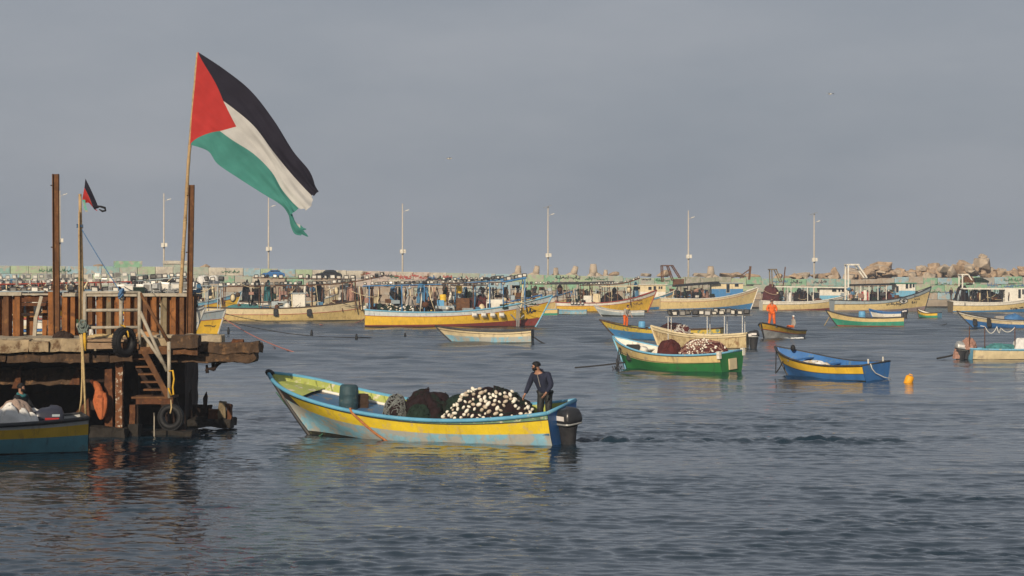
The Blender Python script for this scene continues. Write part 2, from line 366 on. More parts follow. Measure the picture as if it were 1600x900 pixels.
    for sc, st, det in ((2.6, .55, 3), (8.0, .20, 3)):
        mp = N.new('ShaderNodeMapping'); mp.inputs['Scale'].default_value = (.75, 1, 1); l(g.outputs['Position'], mp.inputs[0])
        n = N.new('ShaderNodeTexNoise'); n.inputs['Scale'].default_value = sc; n.inputs['Detail'].default_value = det; l(mp.outputs[0], n.inputs['Vector'])
        k = N.new('ShaderNodeMath'); k.operation = 'MULTIPLY'; k.inputs[1].default_value = st; l(n.outputs[0], k.inputs[0])
        if h is None: h = k.outputs[0]
        else:
            s = N.new('ShaderNodeMath'); s.operation = 'ADD'; l(h, s.inputs[0]); l(k.outputs[0], s.inputs[1]); h = s.outputs[0]
    bp = N.new('ShaderNodeBump'); bp.inputs['Strength'].default_value = 1; bp.inputs['Distance'].default_value = .030
    l(h, bp.inputs['Height']); l(bp.outputs[0], b.inputs['Normal'])
    me.materials.append(m)
    obj("water", me, kind="structure")
    s = MB(); s.add([(-26000, -200, -6), (26000, -200, -6), (26000, 27000, -6), (-26000, 27000, -6)], [(0, 1, 2, 3)])
    s.build("seabed", mat('seabed', (.10, .09, .07), .95), kind="structure")
make_water()

# ------------------------------------------------------------------ breakwater
def dwall(u): return 326 + u / 1600 * 50
A_ = P(-160, V0, dwall(-160)); B_ = P(1760, V0, dwall(1760)); A_.z = B_.z = 0
WDIR = (B_ - A_).normalized(); WANG = math.atan2(WDIR.y, WDIR.x); WLEN = (B_ - A_).length
def wx(u):                           # distance along the wall of what is seen at column u
    k = (u - 800) / FPX; return (k * A_.y - A_.x) / (WDIR.x - k * WDIR.y)
def wpt(x, y, z):                    # wall frame -> world
    return Vector((A_.x + WDIR.x * x - WDIR.y * y, A_.y + WDIR.y * x + WDIR.x * y, z))
def uof(x): p = wpt(x, 0, 0); return 800 + p.x / p.y * FPX
def wz(u, v, y=0):                   # height of what is seen at (u, v) on the wall
    p = wpt(wx(u), y, 0); return CAM_H - (v - V0) * p.y / FPX
def wtop_v(u):
    pts = [(-200, 414), (0, 415), (300, 417), (560, 423), (740, 427), (1000, 433), (1180, 434), (1330, 436), (1440, 433), (1900, 433)]
    for (a, b), (c, d) in zip(pts, pts[1:]):
        if u <= c: return b + (d - b) * (u - a) / (c - a)
    return 433
q = MB(); q.grid([[(x, -10, z) for x in np.linspace(-400, WLEN + 400, 60)] for z in (-4, -.5, 1.25)], 0, False)
q.grid([[(x, y, 1.25) for x in np.linspace(-400, WLEN + 400, 60)] for y in (-10, -5, 0, 30)], 0, False)
q.grid([[(x, -10.15, z) for x in np.linspace(-400, WLEN + 400, 60)] for z in (-.6, .25)], 1, False)
q.grid([[(x, y, .25) for x in np.linspace(-400, WLEN + 400, 60)] for y in (-10.15, -10)], 1, False)
o = q.build("quay", [M_quay, M_rockdark], None, A_, kind="structure"); o.rotation_euler.z = WANG
def mound():
    mb = MB(); rows = []
    for y, z in ((1.5, 2.2), (4, 3.2), (8, 3.6), (14, 3), (24, .5), (34, -3)):
        rows.append([(x, y + 1.2 * noise.noise(Vector((x * .2, y, 0))), z + .8 * noise.noise(Vector((x * .35, y * .3, 4))) + max(0, min(1, (x - wx(1200)) / 20)) * (1.2 if 2 < y < 16 else 0)) for x in np.linspace(-300, WLEN + 300, 400)])
    mb.grid(rows, 0, False); o = mb.build("rubble_mound", M_rock, None, A_, kind="structure"); o.rotation_euler.z = WANG
mound()
BC = dict(g=('painted_block_green', (.15, .42, .23)), lg=('painted_block_light_green', (.36, .50, .28)), t=('painted_block_teal', (.18, .40, .36)),
          pb=('painted_block_pale_blue', (.26, .47, .56)), b=('painted_block_blue', (.13, .32, .46)), c=('painted_block_cream', (.62, .56, .44)),
          pk=('painted_block_pink_white', (.60, .47, .41)), tan=('bare_block_tan', (.38, .28, .19)), gg=('painted_block_grey_green', (.34, .42, .33)), gr=('bare_block_grey', (.36, .35, .31)), ol=('stained_block_olive', (.25, .26, .17)))
BM = {k: mat(n, tuple(.68 * x + .32 * y for x, y in zip(c, (.36, .34, .29))), .9, 0, .16, 1.6, (.40, .36, .30), .62, 1.3, (.20, .17, .13), .30, .3, 12) for k, (n, c) in BC.items()}
wall = thing("breakwater_wall", "long wall of painted concrete blocks behind the moored boats, green blue and cream with graffiti", "wall", A_, WANG)
bmesh_cache = {}
def block_mesh(key):
    if key not in bmesh_cache:
        bmesh_cache[key] = MB().box((0, 0, 0), (2.58, 1.2, 1.18)).mesh("block", BM[key])
        bm = bmesh.new(); bm.from_mesh(bmesh_cache[key]); bmesh.ops.bevel(bm, geom=bm.edges[:], offset=.06, segments=1, affect='EDGES'); bm.to_mesh(bmesh_cache[key]); bm.free()
    return bmesh_cache[key]
def zone(u, row):
    r = rnd.random
    if u < 330: k = rnd.choice(['gg', 'lg', 't', 'c', 'gg', 'pb', 'gr', 'lg', 'gg'])
    elif u < 470: k = rnd.choice(['lg', 'g', 'pb', 'gg', 'c'])
    elif u < 560: k = rnd.choice(['c', 'gg', 'c', 'lg'])
    elif u < 660: k = rnd.choice(['pk', 'pk', 'c'])
    elif u < 735: k = rnd.choice(['c', 'c', 'gg'])
    elif u < 800: k = rnd.choice(['pb', 'g', 'pb'])
    elif u < 905: k = rnd.choice(['g', 'g', 'lg'])
    elif u < 1010: k = rnd.choice(['gg', 't', 'gg', 'lg'])
    elif u < 1060: k = 'g'
    elif u < 1150: k = rnd.choice(['ol', 'ol', 'gg'])
    elif u < 1320: k = rnd.choice(['g', 't', 'g', 'gg', 'lg'])
    elif u < 1440: k = rnd.choice(['gg', 't', 'tan', 'pb'])
    else: k = [['pb', 'g', 'pb', 'gr', 'g'], ['g', 'lg', 'pb', 't', 'g', 'g'], ['pb', 'pb', 'tan', 'lg'], ['tan', 'tan', 'pb']][min(row, 3)]; k = rnd.choice(k)
    if u < 1440 and row >= 2: k = rnd.choice(['tan', 'tan', 'gr', 'gg'])
    return k
x = 1.3; n = 0
while x < WLEN and n < 292:
    u = uof(x); zt = wz(u, wtop_v(u))
    if u > 800: zt += rnd.choice([0, 0, .12, -.1])
    for row in range(4):
        z = zt - .6 - row * 1.22
        if z < .2: continue
        xo = 1.3 if row % 2 else 0
        b = obj("block", block_mesh(zone(uof(x + xo), row)), wall, (x + xo + rnd.uniform(-.02, .02), rnd.uniform(-.05, .05), z))
        b.rotation_euler = (0, rnd.uniform(-.004, .004), rnd.uniform(-.012, .012)); n += 1
    x += 2.63
# brush writing on the blocks: strips a few millimetres proud of the face
def strip(mb, pts, w, mi=0):
    """ribbon of width w along 2-D points"""
    vs = []; 
    for i, p in enumerate(pts):
        a = pts[max(i - 1, 0)]; c = pts[min(i + 1, len(pts) - 1)]
        t = Vector((c[0] - a[0], c[1] - a[1])); t = t.normalized() if t.length > 1e-6 else Vector((1, 0))
        nrm = Vector((-t.y, t.x)) * w / 2; vs += [(p[0] + nrm.x, p[1] + nrm.y), (p[0] - nrm.x, p[1] - nrm.y)]
    return vs, [(2 * i, 2 * i + 1, 2 * i + 3, 2 * i + 2) for i in range(len(pts) - 1)]
def cursive(w, h, seed):
    """joined cursive strokes with tall stems, loops and dots, written along a baseline"""
    r = random.Random(seed); S_ = []; x = 0; base = []
    while x < w:
        k = r.random(); s = h * r.uniform(.25, .5)
        base.append((x, 0))
        if k < .22: S_.append([(x, h * .02), (x, h * r.uniform(.7, 1))])
        elif k < .45: base += [(x + s * .3, h * .28), (x + s * .7, h * .26), (x + s * .8, 0)]; x += s * .8
        elif k < .7: base += [(x + s * .2, -h * .25), (x + s * .8, -h * .3), (x + s, h * .1)]; x += s
        else: base += [(x + s * .2, h * .16), (x + s * .4, 0)]; x += s * .4
        if r.random() < .35: S_.append([(x, -h * .42), (x + h * .09, -h * .42)])
        if r.random() < .3: S_.append([(x, h * .5), (x + h * .09, h * .5)])
        if r.random() < .18: S_.append(base); base = []; x += h * .22
        x += h * .12
    S_.append(base); return [[(a, max(-h * .5, min(h, b))) for a, b in q] for q in S_ if len(q) > 1]
def wall_write(u0, u1, v0, v1, m, seed, w=.09):
    x0, x1 = wx(u0), wx(u1); z0, z1 = wz(u0, v1), wz(u0, v0); mb = MB()
    for st in cursive(x1 - x0, (z1 - z0) / 1.5, seed):
        vs, fs = strip(mb, st, w); mb.add([(x0 + a, -.672 - seed % 5 * .001, z0 + (z1 - z0) * .33 + b) for a, b in vs], fs)
    mb.build("lettering", m, wall)
for i, (u0, u1, v0, v1, m) in enumerate([(866, 886, 430, 436, M_ink), (888, 904, 430, 437, M_ink), (912, 946, 432, 438, M_inkgreen), (1000, 1014, 434, 438, M_ink), (1022, 1044, 434, 440, M_inkgreen), (1205, 1228, 437, 442, M_inkblue),
        (1232, 1250, 437, 443, M_ink), (1268, 1288, 437, 443, M_ink), (1458, 1482, 439, 446, M_inkgreen), (1488, 1500, 441, 446, M_inkbrown), (1506, 1530, 434, 440, M_inkgreen), (1540, 1556, 441, 448, M_inkblue), (1565, 1592, 434, 440, M_inkgreen), (1566, 1580, 444, 450, M_inkblue), (1452, 1466, 452, 458, M_inkgreen), (1474, 1490, 453, 460, M_inkblue), (1575, 1600, 443, 448, M_inkblue),
        (345, 372, 421, 427, M_inkgreen), (500, 530, 424, 430, M_inkgreen), (60, 110, 419, 426, M_inkgreen)]):
    wall_write(u0, u1, v0, v1, m, i + 3)
for i in range(22):
    u0 = 562 + i * 7.6; v0 = wtop_v(u0) + rnd.uniform(1.0, 6)
    wall_write(u0, u0 + rnd.uniform(6, 13), v0, v0 + rnd.uniform(4, 8), rnd.choice([M_inkred, M_inkbrown, M_inkblue, M_inkgreen, M_ink, M_inkred]), 40 + i, .12)
wall_write(664, 702, 430, 440, M_ink, 81, .22)
# loose blocks lying on top of the wall
def loose(u, v, wpx, hpx, key, label, dp=1.6, rz=0):
    p = wpt(wx(u), .2, wz(u, v)); sc = p.y / FPX
    mb = rough_box(-wpx * sc / 2, wpx * sc / 2, -dp / 2, dp / 2, -hpx * sc / 2, hpx * sc / 2, .5, .08, int(u))
    o = mb.build("concrete_block", BM[key], None, p, label=label, category="block"); o.rotation_euler.z = WANG + rz
loose(200, 413, 42, 10, 'g', "green painted concrete slab lying on top of the breakwater wall")
loose(198, 420, 24, 7, 'lg', "light green block under the green slab on the breakwater wall", 1.3)
loose(170, 420, 26, 8, 'b', "blue painted block on the breakwater wall left of the green slab", 1.3)
loose(279, 410, 46, 5, 'c', "upper cream slab by the lamp post behind the big flagpole")
loose(278, 416, 42, 6, 'gg', "lower grey block under the cream slab behind the big flagpole", 1.3)
# boulders
ROCKS = [hull_rock(s) for s in range(9)]
for k, m_ in enumerate(ROCKS): m_.materials.append(M_rock2 if k % 3 == 0 else M_rock)
def rock(u, v, w, h, label, group=None, y=3.0, seed=0, dp=None, name="boulder", cat="boulder"):
    p = wpt(wx(u), y, 0); s = p.y / FPX; p.z = CAM_H - (v - V0) * s
    r = random.Random(seed * 17 + int(u)); o = obj(name, ROCKS[seed % 9], None, p)
    o.scale = (w * s, (dp or (w + h) / 2 * s), h * s * 1.1); o.rotation_euler = (r.uniform(-.2, .2), r.uniform(-.22, .22), r.uniform(0, 6.28) if abs(w - h) < 9 else WANG + r.uniform(-.3, .3))
    o['label'] = label; o['category'] = cat
    if group: o['group'] = group
rock(1394, 422, 38, 30, "tall tan boulder topping the heap behind the boat with the painted eye", None, 4, 1)
rock(1376, 421, 30, 14, "tilted flat slab leaning on the tall boulder behind the eye boat", None, 2.6, 2)
rock(1416, 428, 28, 23, "rounded tan boulder right of the tall one behind the eye boat", None, 3, 4)
rock(1456, 421, 15, 15, "small square rock standing left of the broad upright boulder", None, 4, 3)
rock(1476, 422, 26, 28, "broad upright tan boulder above the pale blue wall blocks", None, 3.5, 5)
rock(1495, 424, 22, 20, "layered grey boulder beside the broad upright one", None, 3, 0)
rock(1527, 416, 24, 20, "knobbly boulder perched left of the largest boulder near right edge", None, 4.5, 7)
rock(1552, 412, 32, 24, "largest grey boulder perched highest on the heap near right edge", None, 4, 6)
rock(1556, 402, 16, 13, "square rock sitting on top of the largest grey boulder", None, 4.4, 3)
rock(1574, 423, 26, 6, "long flat slab jutting out right of the largest boulder", None, 3, 2)
rock(1597, 425, 16, 14, "last tan boulder at the right edge of the heap", None, 3, 8)
rock(1326, 427, 9, 24, "narrow upright rock between the lamp post and the boulder heap", None, 5, 4)
rock(1297, 433, 30, 14, "low dome shaped boulder just right of the lamp post", None, 4, 1)
rock(1250, 435, 34, 10, "long low boulder just left of the rightmost lamp post", None, 4, 2)
rock(1190, 433, 30, 12, "brown flat topped boulder above the bright green blocks", None, 4, 5)
rock(1232, 432, 14, 12, "small round boulder between two low boulders above the wall", None, 4, 4)
for i in range(58):
    u = 1335 + rnd.random() ** .8 * 285; w = rnd.uniform(11, 25)
    if i > 44: u = rnd.uniform(1170, 1335)
    top = 434 - (6 if u > 1350 else 0) + rnd.uniform(-5, 5) - (5 if 1380 < u < 1420 or 1460 < u < 1570 else 0)
    zn = "above the green and teal blocks right of the solar lamp" if u < 1335 and u > 1277 else "in the low rocks left of the solar panel lamp" if u < 1335 else "in the heap behind the eye boat" if u < 1440 else "between the eye boat and the square rock pair" if u < 1500 else "under the largest grey boulder" if u < 1570 else "at the right edge of the heap"
    rock(u, top, w, w * rnd.uniform(.5, .8), ("small" if w < 15 else "medium" if w < 20 else "large") + " tan boulder " + zn, "boulders heaped along the breakwater", rnd.uniform(1.4, 3.2), i)
for i in range(44):
    u = 1345 + i * 6.2; w = rnd.uniform(20, 34); top = 430 - 7 * math.exp(-((u - 1398) / 26) ** 2) - 9 * math.exp(-((u - 1545) / 34) ** 2) - 7 * math.exp(-((u - 1480) / 24) ** 2) + rnd.uniform(-1, 3)
    rock(u, top, w, w * rnd.uniform(.5, .7), "shadowed tan boulder packed in the back of the heap " + ("behind the eye boat" if u < 1440 else "near the broad upright boulder" if u < 1500 else "below the largest grey boulder" if u < 1570 else "by the right edge"), "boulders at the back of the heap", rnd.uniform(4.2, 6.5), i)
for u, v, w, h in ((157, 416, 12, 8), (323, 416, 16, 8), (970, 429, 14, 10), (1048, 427, 20, 12), (1020, 430, 16, 7), (1110, 430, 30, 8), (1145, 430, 26, 9), (1165, 429, 22, 9)):
    rock(u, v, w, h, {157: "small pale rock on the wall near the leftmost blue rope", 323: "low pale rock on the wall right of the big flagpole", 970: "pale rock on the wall right of the concrete stumps", 1048: "brown rock by the foot of the rusty gantry", 1020: "low brown rock left of the rusty gantry", 1110: "long dark rock right of the lamp post with rusty foot", 1145: "broad low rock left of the leaning post", 1165: "low rock at the foot of the leaning post"}[u], None, 3, int(u), 2)
# tetrapods: four tapering stubs
tb = MB()
for d in ((0, 0, 1), (.94, 0, -.33), (-.47, .82, -.33), (-.47, -.82, -.33)): tb.tube([(0, 0, 0), Vector(d) * .5, Vector(d) * 1.0], [.42, .38, .29], 10)
TET = tb.mesh("tetrapod", M_rock2)
for i, (u, v, hp, lb) in enumerate([(818, 423, 13, "leftmost concrete tetrapod stump rising behind the wall"), (846, 423, 13, "concrete tetrapod stump just left of the middle lamp post"), (878, 425, 11, "concrete tetrapod stump just right of the middle lamp post"), (905, 423, 13, "slanted tetrapod stump second right of the middle lamp post"), (937, 422, 16, "tallest concrete tetrapod stump beside broken white posts"), (956, 427, 9, "low tetrapod stump right of the tallest one"), (1122, 425, 15, "thin tetrapod stump behind the boat with the dark canopy")]):
    p = wpt(wx(u), 3, 0); p.z = CAM_H - (v + hp * .55 - V0) * p.y / FPX
    o = obj("tetrapod", TET, None, p, label=lb, category="tetrapod", group="concrete tetrapods behind the wall"); k = hp * p.y / FPX * 1.15
    o.scale = (k * .9, k * .9, k); o.rotation_euler = (rnd.uniform(-.2, .2), (.35 if i == 3 else rnd.uniform(-.15, .15)), rnd.uniform(0, 6))
# lamp posts
def lamp_post(u, vt, vb, vbox, head, panel, label):
    p = wpt(wx(u), 1.2, 0); s = p.y / FPX; zb = 2.2; zt = CAM_H - (vt - V0) * s
    r = thing("street_lamp", label, "street lamp", (p.x, p.y, zb), WANG, "lamp posts along the breakwater"); H = zt - zb; k = s
    MB().tube([(0, 0, 0), (0, 0, H * .5), (0, 0, H)], [.15, .12, .075], 10).build("pole", M_galv, r)
    MB().lathe([(.26, 0), (.26, .5), (.15, .6)], 10).build("base", M_concrete, r)
    zbx = CAM_H - (vbox - V0) * s - zb
    MB().box((-.22, -.2, zbx), (.42, .35, .62)).box((.27, -.2, zbx + .03), (.38, .35, .56)).build("control_box", M_white, r, bevel=.02)
    MB().lathe([(.05, -.18), (.16, -.1), (.16, 0)], 10, (-.02, -.2, zbx - .32)).build("box_bracket", M_dark, r)
    hz = H - head * s; hx = .95
    MB().tube([(0, 0, hz - .3), (hx * .6, 0, hz)], .03, 6).build("arm", M_galv, r)
    mb = MB(); mb.box((hx * .8, 0, hz + .05), (.62, .22, .12), Matrix.Rotation(-.3, 3, 'Y')); mb.build("lamp_head", M_white, r, bevel=.03)
    if panel:
        MB().box((-.1, 0, H + .12), (1.25, .75, .05), Matrix.Rotation(-.32, 3, 'Y')).build("solar_panel", M_lampgrey, r)
        MB().box((.05, 0, H - .05), (.1, .1, .3)).build("panel_bracket", M_galv, r)
for a in ((95, 298, 416, 376, 6, 0, "leftmost pale lamp post half hidden behind the rusty post"), (258, 302, 415, 383, 10, 0, "pale lamp post left of the big flagpole"), (422, 309, 418, 389, 13, 0, "pale lamp post partly behind the tip of the big flag"),
          (632, 318, 424, 393, 11, 0, "pale lamp post above the pink and cream mural"), (860, 324, 430, 399, 11, 1, "lamp post with tilted solar panel near the tetrapod stumps"), (1080, 329, 432, 401, 11, 0, "pale lamp post with rusty foot right of the rusty gantry"),
          (1277, 335, 433, 406, 11, 1, "rightmost lamp post with solar panel above the white canopy boat")): lamp_post(*a)

# added blocks, unseen beyond the left edge, sized to shade the moored boat
q = rough_box(-48, -12.0, 40, 46.5, -3, 2.4, 1.2, .05, 3); q.build("quay", M_quay, None, kind="structure")  # added base under the shade wall, not part of the breakwater quay
q = rough_box(-46, -12.1, 41, 46.3, 2.4, 4.5, 1.2, .03, 4); q.build("added_shade_wall", M_quay, None, kind="structure")
# ------------------------------------------------------------------ boats
def lerp(a, b, t): return a + (b - a) * t
class Boat:
    def __init__(s, name, label, cat, us, vs, ub, al, zs, zm, zb, B, bands, rail=M_black_rail, rail_r=.05, inner=M_grey, floor=M_timber_dark, tm=.38, stern=.82,
                 draft=.35, rake=.16, zf=.12, lines=(), L=None, group=None, transom=None, heel=0, pitch=0, flare=1.0, thw=3, pt=(1.5, 3.1), nt=34, ef=.72, fk=1.2, nose=None, bowpow=2.1, stem=None, rim=None):
        Y = wd(vs); X = (us - 800) * Y / FPX; left = ub < us; al = R(al)
        s.d = Vector(((-1 if left else 1) * math.cos(al), math.sin(al), 0)); k = (ub - 800) / FPX
        s.L = L or (k * Y - X) / (s.d.x - k * s.d.y)
        s.o = Vector((X, Y, 0)); s.ang = math.atan2(s.d.y, s.d.x); s.near = 1 if left else -1; s.al = al
        s.zs, s.zm, s.zb, s.tm, s.B, s.stern, s.draft, s.rake, s.flare, s.bp = zs, zm, zb, tm, B, stern, draft, rake, flare, bowpow; s.pt_ = pt; s.ef = ef; s.fk = fk
        s.root = thing(name, label, cat, s.o, s.ang, group); s.root.rotation_euler = (heel, pitch, s.ang)
        s.M = Matrix.Translation(s.o) @ Euler((heel, pitch, s.ang)).to_matrix().to_4x4()
        NT = nt; ts = [i / NT for i in range(NT + 1)]; ts = [1 - (1 - t) ** 1.25 for t in ts]
        mats = []; hb = MB()
        for sd in (1, -1):
            vrow = []
            fr = [(-1, None)] + list(bands); prev = None
            for bi in range(len(bands)):
                top, m = bands[bi]; bot = bands[bi - 1][0] if bi else None
                if m not in mats: mats.append(m)
                nsub = 4 if bi == 0 else 3; rows = []
                for j in range(nsub + 1):
                    row = []
                    for t in ts:
                        g = lambda f: f if not isinstance(f, tuple) else lerp(f[0], f[1], t)
                        vb_ = 0 if bot is None else s.v_of(t, g(bot)); vt_ = s.v_of(t, g(top))
                        row.append(s.pt(t, lerp(vb_, vt_, j / nsub), sd))
                    rows.append(row)
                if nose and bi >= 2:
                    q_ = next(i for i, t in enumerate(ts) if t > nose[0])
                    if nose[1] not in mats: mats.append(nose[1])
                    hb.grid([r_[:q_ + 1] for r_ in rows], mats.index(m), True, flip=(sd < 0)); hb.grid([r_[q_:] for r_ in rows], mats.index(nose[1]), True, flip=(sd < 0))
                else: hb.grid(rows, mats.index(m), True, flip=(sd < 0))
        hb.build("hull", mats, s.root)
        th = .05
        ib = MB()
        for sd in (1, -1):
            rows = []
            for j in range(4):
                row = []
                for t in ts:
                    vf = s.v_z(t, zf); p = Vector(s.pt(t, lerp(vf, 1, j / 3), sd)); b = max(abs(p.y) - th, .001)
                    row.append((min(p.x + (th if t < .02 else 0), s.L - .12), sd * b, p.z))
                rows.append(row)
            ib.grid(rows, 0, True, flip=(sd > 0))
        ib.build("inner_lining", inner, s.root)
        fb = MB(); r1 = []; r2 = []
        for t in ts:
            p = s.pt(t, s.v_z(t, zf), 1); r1.append((min(p[0], s.L - .1), abs(p[1]), zf)); r2.append((min(p[0], s.L - .1), -abs(p[1]), zf))
        fb.grid([r2, [(a[0], 0, zf + .02) for a in r1], r1], 0, False); fb.build("deck", floor, s.root)
        g = MB()
        for sd in (1, -1): g.tube([s.pt(t, 1, sd) for t in ts], rail_r, 8, 0)
        g.build("gunwale", rail, s.root)
        tr = MB(); half = [s.pt(0, j / 8, 1) for j in range(9)]
        tr.grid([[(-.015, p[1] * q, p[2]) for q in np.linspace(-1, 1, 9)] for p in half], 0, False, flip=True)
        tr.grid([[(.05, p[1] * q, p[2]) for q in np.linspace(-1, 1, 9)] for p in half], 0, False)
        tr.tube([(.01, -half[-1][1], s.sheer(0)), (.01, half[-1][1], s.sheer(0))], rail_r * .9, 8, 1)
        tr.build("transom", [transom or bands[-1][1], rail], s.root)
        if stem is not False:
            sm = MB(); pts = [s.pt(1, j / 10, 1) for j in range(11)]; pts = [(p[0] + .01, 0, p[2]) for p in pts]
            if rim: pts.append((pts[-1][0] + .05, 0, pts[-1][2] + rim))
            sm.tube(pts, rail_r * 1.1, 8); sm.build("stem_post", stem or rail, s.root)
        if lines:
            for f, m, r in lines:
                lb = MB()
                for sd in (1, -1): lb.tube([s.pt(t, s.v_of(t, f if not isinstance(f, tuple) else lerp(f[0], f[1], t)), sd) for t in ts], r, 6)
                lb.build("rubbing_strake", m, s.root)
        for i in range(thw):
            t = .25 + .5 * i / max(1, thw - 1); z = s.sheer(t) - .16; p = s.pt(t, s.v_z(t, z), 1)
            MB().box((p[0], 0, z), (.24, 2 * abs(p[1]) - .06, .045)).build("thwart", inner, s.root)
    def sheer(s, t):
        return s.zm + (s.zs - s.zm) * ((s.tm - t) / s.tm) ** 2 if t < s.tm else s.zm + (s.zb - s.zm) * ((t - s.tm) / (1 - s.tm)) ** s.bp
    def v_z(s, t, z): return max(0, min(1, (z + s.draft) / (s.sheer(t) + s.draft)))
    def v_of(s, t, f): return s.v_z(t, f * s.sheer(t))
    def pt(s, t, v, sd):
        z = -s.draft + (s.sheer(t) + s.draft) * v
        st = s.stern + (1 - s.stern) * math.sin(math.pi / 2 * min(1, t / .42))
        t0 = .42; k = max(0, (t - t0) / (1 - t0)); p = lerp(s.pt_[0], s.pt_[1], v)
        b = s.B / 2 * st * max(0, 1 - k ** p)
        e = lerp(.22, s.ef, k ** s.fk) * s.flare
        x = t * s.L - s.rake * s.L * (1 - v ** .85) * max(0, (t - .35) / .65) ** 1.2
        return (x, sd * b * max(v, .0) ** e, z)
    def surf(s, x, z, sd, off=.012):      # point on the hull skin at length x and height z, pushed outwards
        t = x / s.L
        for _ in range(25):
            v = s.v_z(min(max(t, 0), 1), z); px = s.pt(min(max(t, 0), 1), v, sd)[0]; t += (x - px) / s.L * .8
        t = min(max(t, 0), 1); p = Vector(s.pt(t, s.v_z(t, z), sd)); e = 1e-3
        a = Vector(s.pt(min(t + e, 1), s.v_z(t, z), sd)) - Vector(s.pt(t - e, s.v_z(t, z), sd)); b = Vector(s.pt(t, min(1, s.v_z(t, z) + e), sd)) - Vector(s.pt(t, s.v_z(t, z) - e, sd))
        n = a.cross(b); n = n.normalized() if n.length > 0 else Vector((0, sd, 0))
        if n.y * sd < 0: n = -n
        return p + n * off
    def at(s, u, y=0):                    # length along the boat of what is seen at column u
        k = (u - 800) / FPX; o = s.o + Vector((-s.d.y, s.d.x, 0)) * y
        return (k * o.y - o.x) / (s.d.x - k * s.d.y)
    def w(s, x, y, z): return s.M @ Vector((x, y, z))
    def z(s, u, v, y=0): return CAM_H - (v - V0) * s.w(s.at(u, y), y, 0).y / FPX
    def write(s, u0, u1, v0, v1, m, seed, w=.05):
        mb = MB(); y = s.near * s.B * .3; x0, x1 = s.at(u0, y), s.at(u1, y); z0, z1 = s.z(u0, v1, y), s.z(u0, v0, y)
        if x0 > x1: x0, x1 = x1, x0
        for st in cursive(abs(x1 - x0), (z1 - z0) / 1.5, seed):
            vs, fs = strip(mb, st, w); mb.add([s.surf(x0 + a, z0 + (z1 - z0) * .33 + b, s.near) for a, b in vs], fs)
        mb.build("name_lettering", m, s.root)
# a floodlight: tapered housing, pale glass, U bracket
def flood(mb_body, scale):
    mb = MB(); w, h, d = .40, .34, .20
    mb.add([(-w / 2, 0, -h / 2), (w / 2, 0, -h / 2), (w / 2, 0, h / 2), (-w / 2, 0, h / 2), (-w * .32, d, -h * .3), (w * .32, d, -h * .3), (w * .32, d, h * .3), (-w * .32, d, h * .3)],
           [(4, 7, 6, 5), (0, 4, 5, 1), (1, 5, 6, 2), (2, 6, 7, 3), (3, 7, 4, 0)], 0)
    a, b = w * .36, h * .30
    mb.add([(-w / 2, 0, -h / 2), (w / 2, 0, -h / 2), (w / 2, 0, h / 2), (-w / 2, 0, h / 2), (-a, -.012, -b), (a, -.012, -b), (a, -.012, b), (-a, -.012, b)], [(0, 1, 5, 4), (1, 2, 6, 5), (2, 3, 7, 6), (3, 0, 4, 7)], 0)
    mb.add([(-a, -.008, -b), (a, -.008, -b), (a, -.008, b), (-a, -.008, b)], [(0, 1, 2, 3)], 1)
    mb.box((-w / 2 - .02, .07, -.08), (.02, .04, .26)).box((w / 2 + .02, .07, -.08), (.02, .04, .26)).box((0, .07, -.22), (w + .06, .05, .03))
    return mb.mesh("floodlight", [mb_body, M_lampface])
FL_DARK, FL_SILVER = flood(M_lampbody, 1), flood(M_lampgrey, 1)
FL_ALT = {FL_DARK: flood(M_lampbody, 1), FL_SILVER: flood(M_lampgrey, 1)}
for m_ in FL_ALT.values(): m_.materials[1] = M_lampface2
def rack(b, u0, u1, v0, v1, n, rail_m, post_us=(), size=1.0, y=None, rows=((0, .22),), curve=0, deck_z=.9, fl=None, rail=.07, posts=True, tilt=.25, gaps=.06, post_m=None, both=True, seed=1):
    """lamp frame: two rails, cross bars, posts down to the deck and rows of floodlights along the near rail"""
    r = random.Random(seed); y = y if y is not None else b.B * .36; fr = obj("light_rack", None, b.root); fr.empty_display_size = .2
    yn = b.near * y; x0, x1 = b.at(u0, yn), b.at(u1, yn); z0, z1 = b.z(u0, v0, yn), b.z(u1, v1, yn)
    def zc(t): return lerp(z0, z1, t) + curve * max(0, (t - .55) / .45) ** 2
    N = 14; mb = MB()
    for yy in ((yn, -yn) if both else (yn,)):
        pts = [(lerp(x0, x1, i / N), yy, zc(i / N)) for i in range(N + 1)]
        mb = MB(); mb.tube(pts, rail * .62, 4, 0, True, False); mb.build("rail", rail_m, fr)
    for i in range(0, N + 1, 2): MB().bar((lerp(x0, x1, i / N), -y, zc(i / N) - .02), (lerp(x0, x1, i / N), y, zc(i / N) - .02), rail * .7).build("cross_bar", rail_m, fr)
    for pu in post_us:
        px = b.at(pu, yn); t = (px - x0) / (x1 - x0)
        for yy in ((yn, -yn) if both else (yn,)):
            MB().bar((px, yy, deck_z), (px, yy, zc(t)), min(.09, rail * .95)).build("post", post_m or rail_m, fr)
    for ry, rz in rows:
        for i in range(n):
            if r.random() < gaps: continue
            t = (i + .5 + r.uniform(-.15, .15)) / n
            for yy in ((yn,)):
                o = obj("floodlight", (fl or FL_DARK) if r.random() < .70 else FL_ALT[fl or FL_DARK], fr, (lerp(x0, x1, t), yy + ry * b.near, zc(t) + rz + r.uniform(-.03, .03)))
                k = size * .84 * r.uniform(.8, 1.12); o.scale = (k, k, k)
                o.rotation_euler = (tilt * r.uniform(-.6, 1.8), r.uniform(-.08, .08), (0 if b.near < 0 else math.pi) + r.gauss(0, .38) + (math.pi if r.random() < .10 else 0))
    return fr
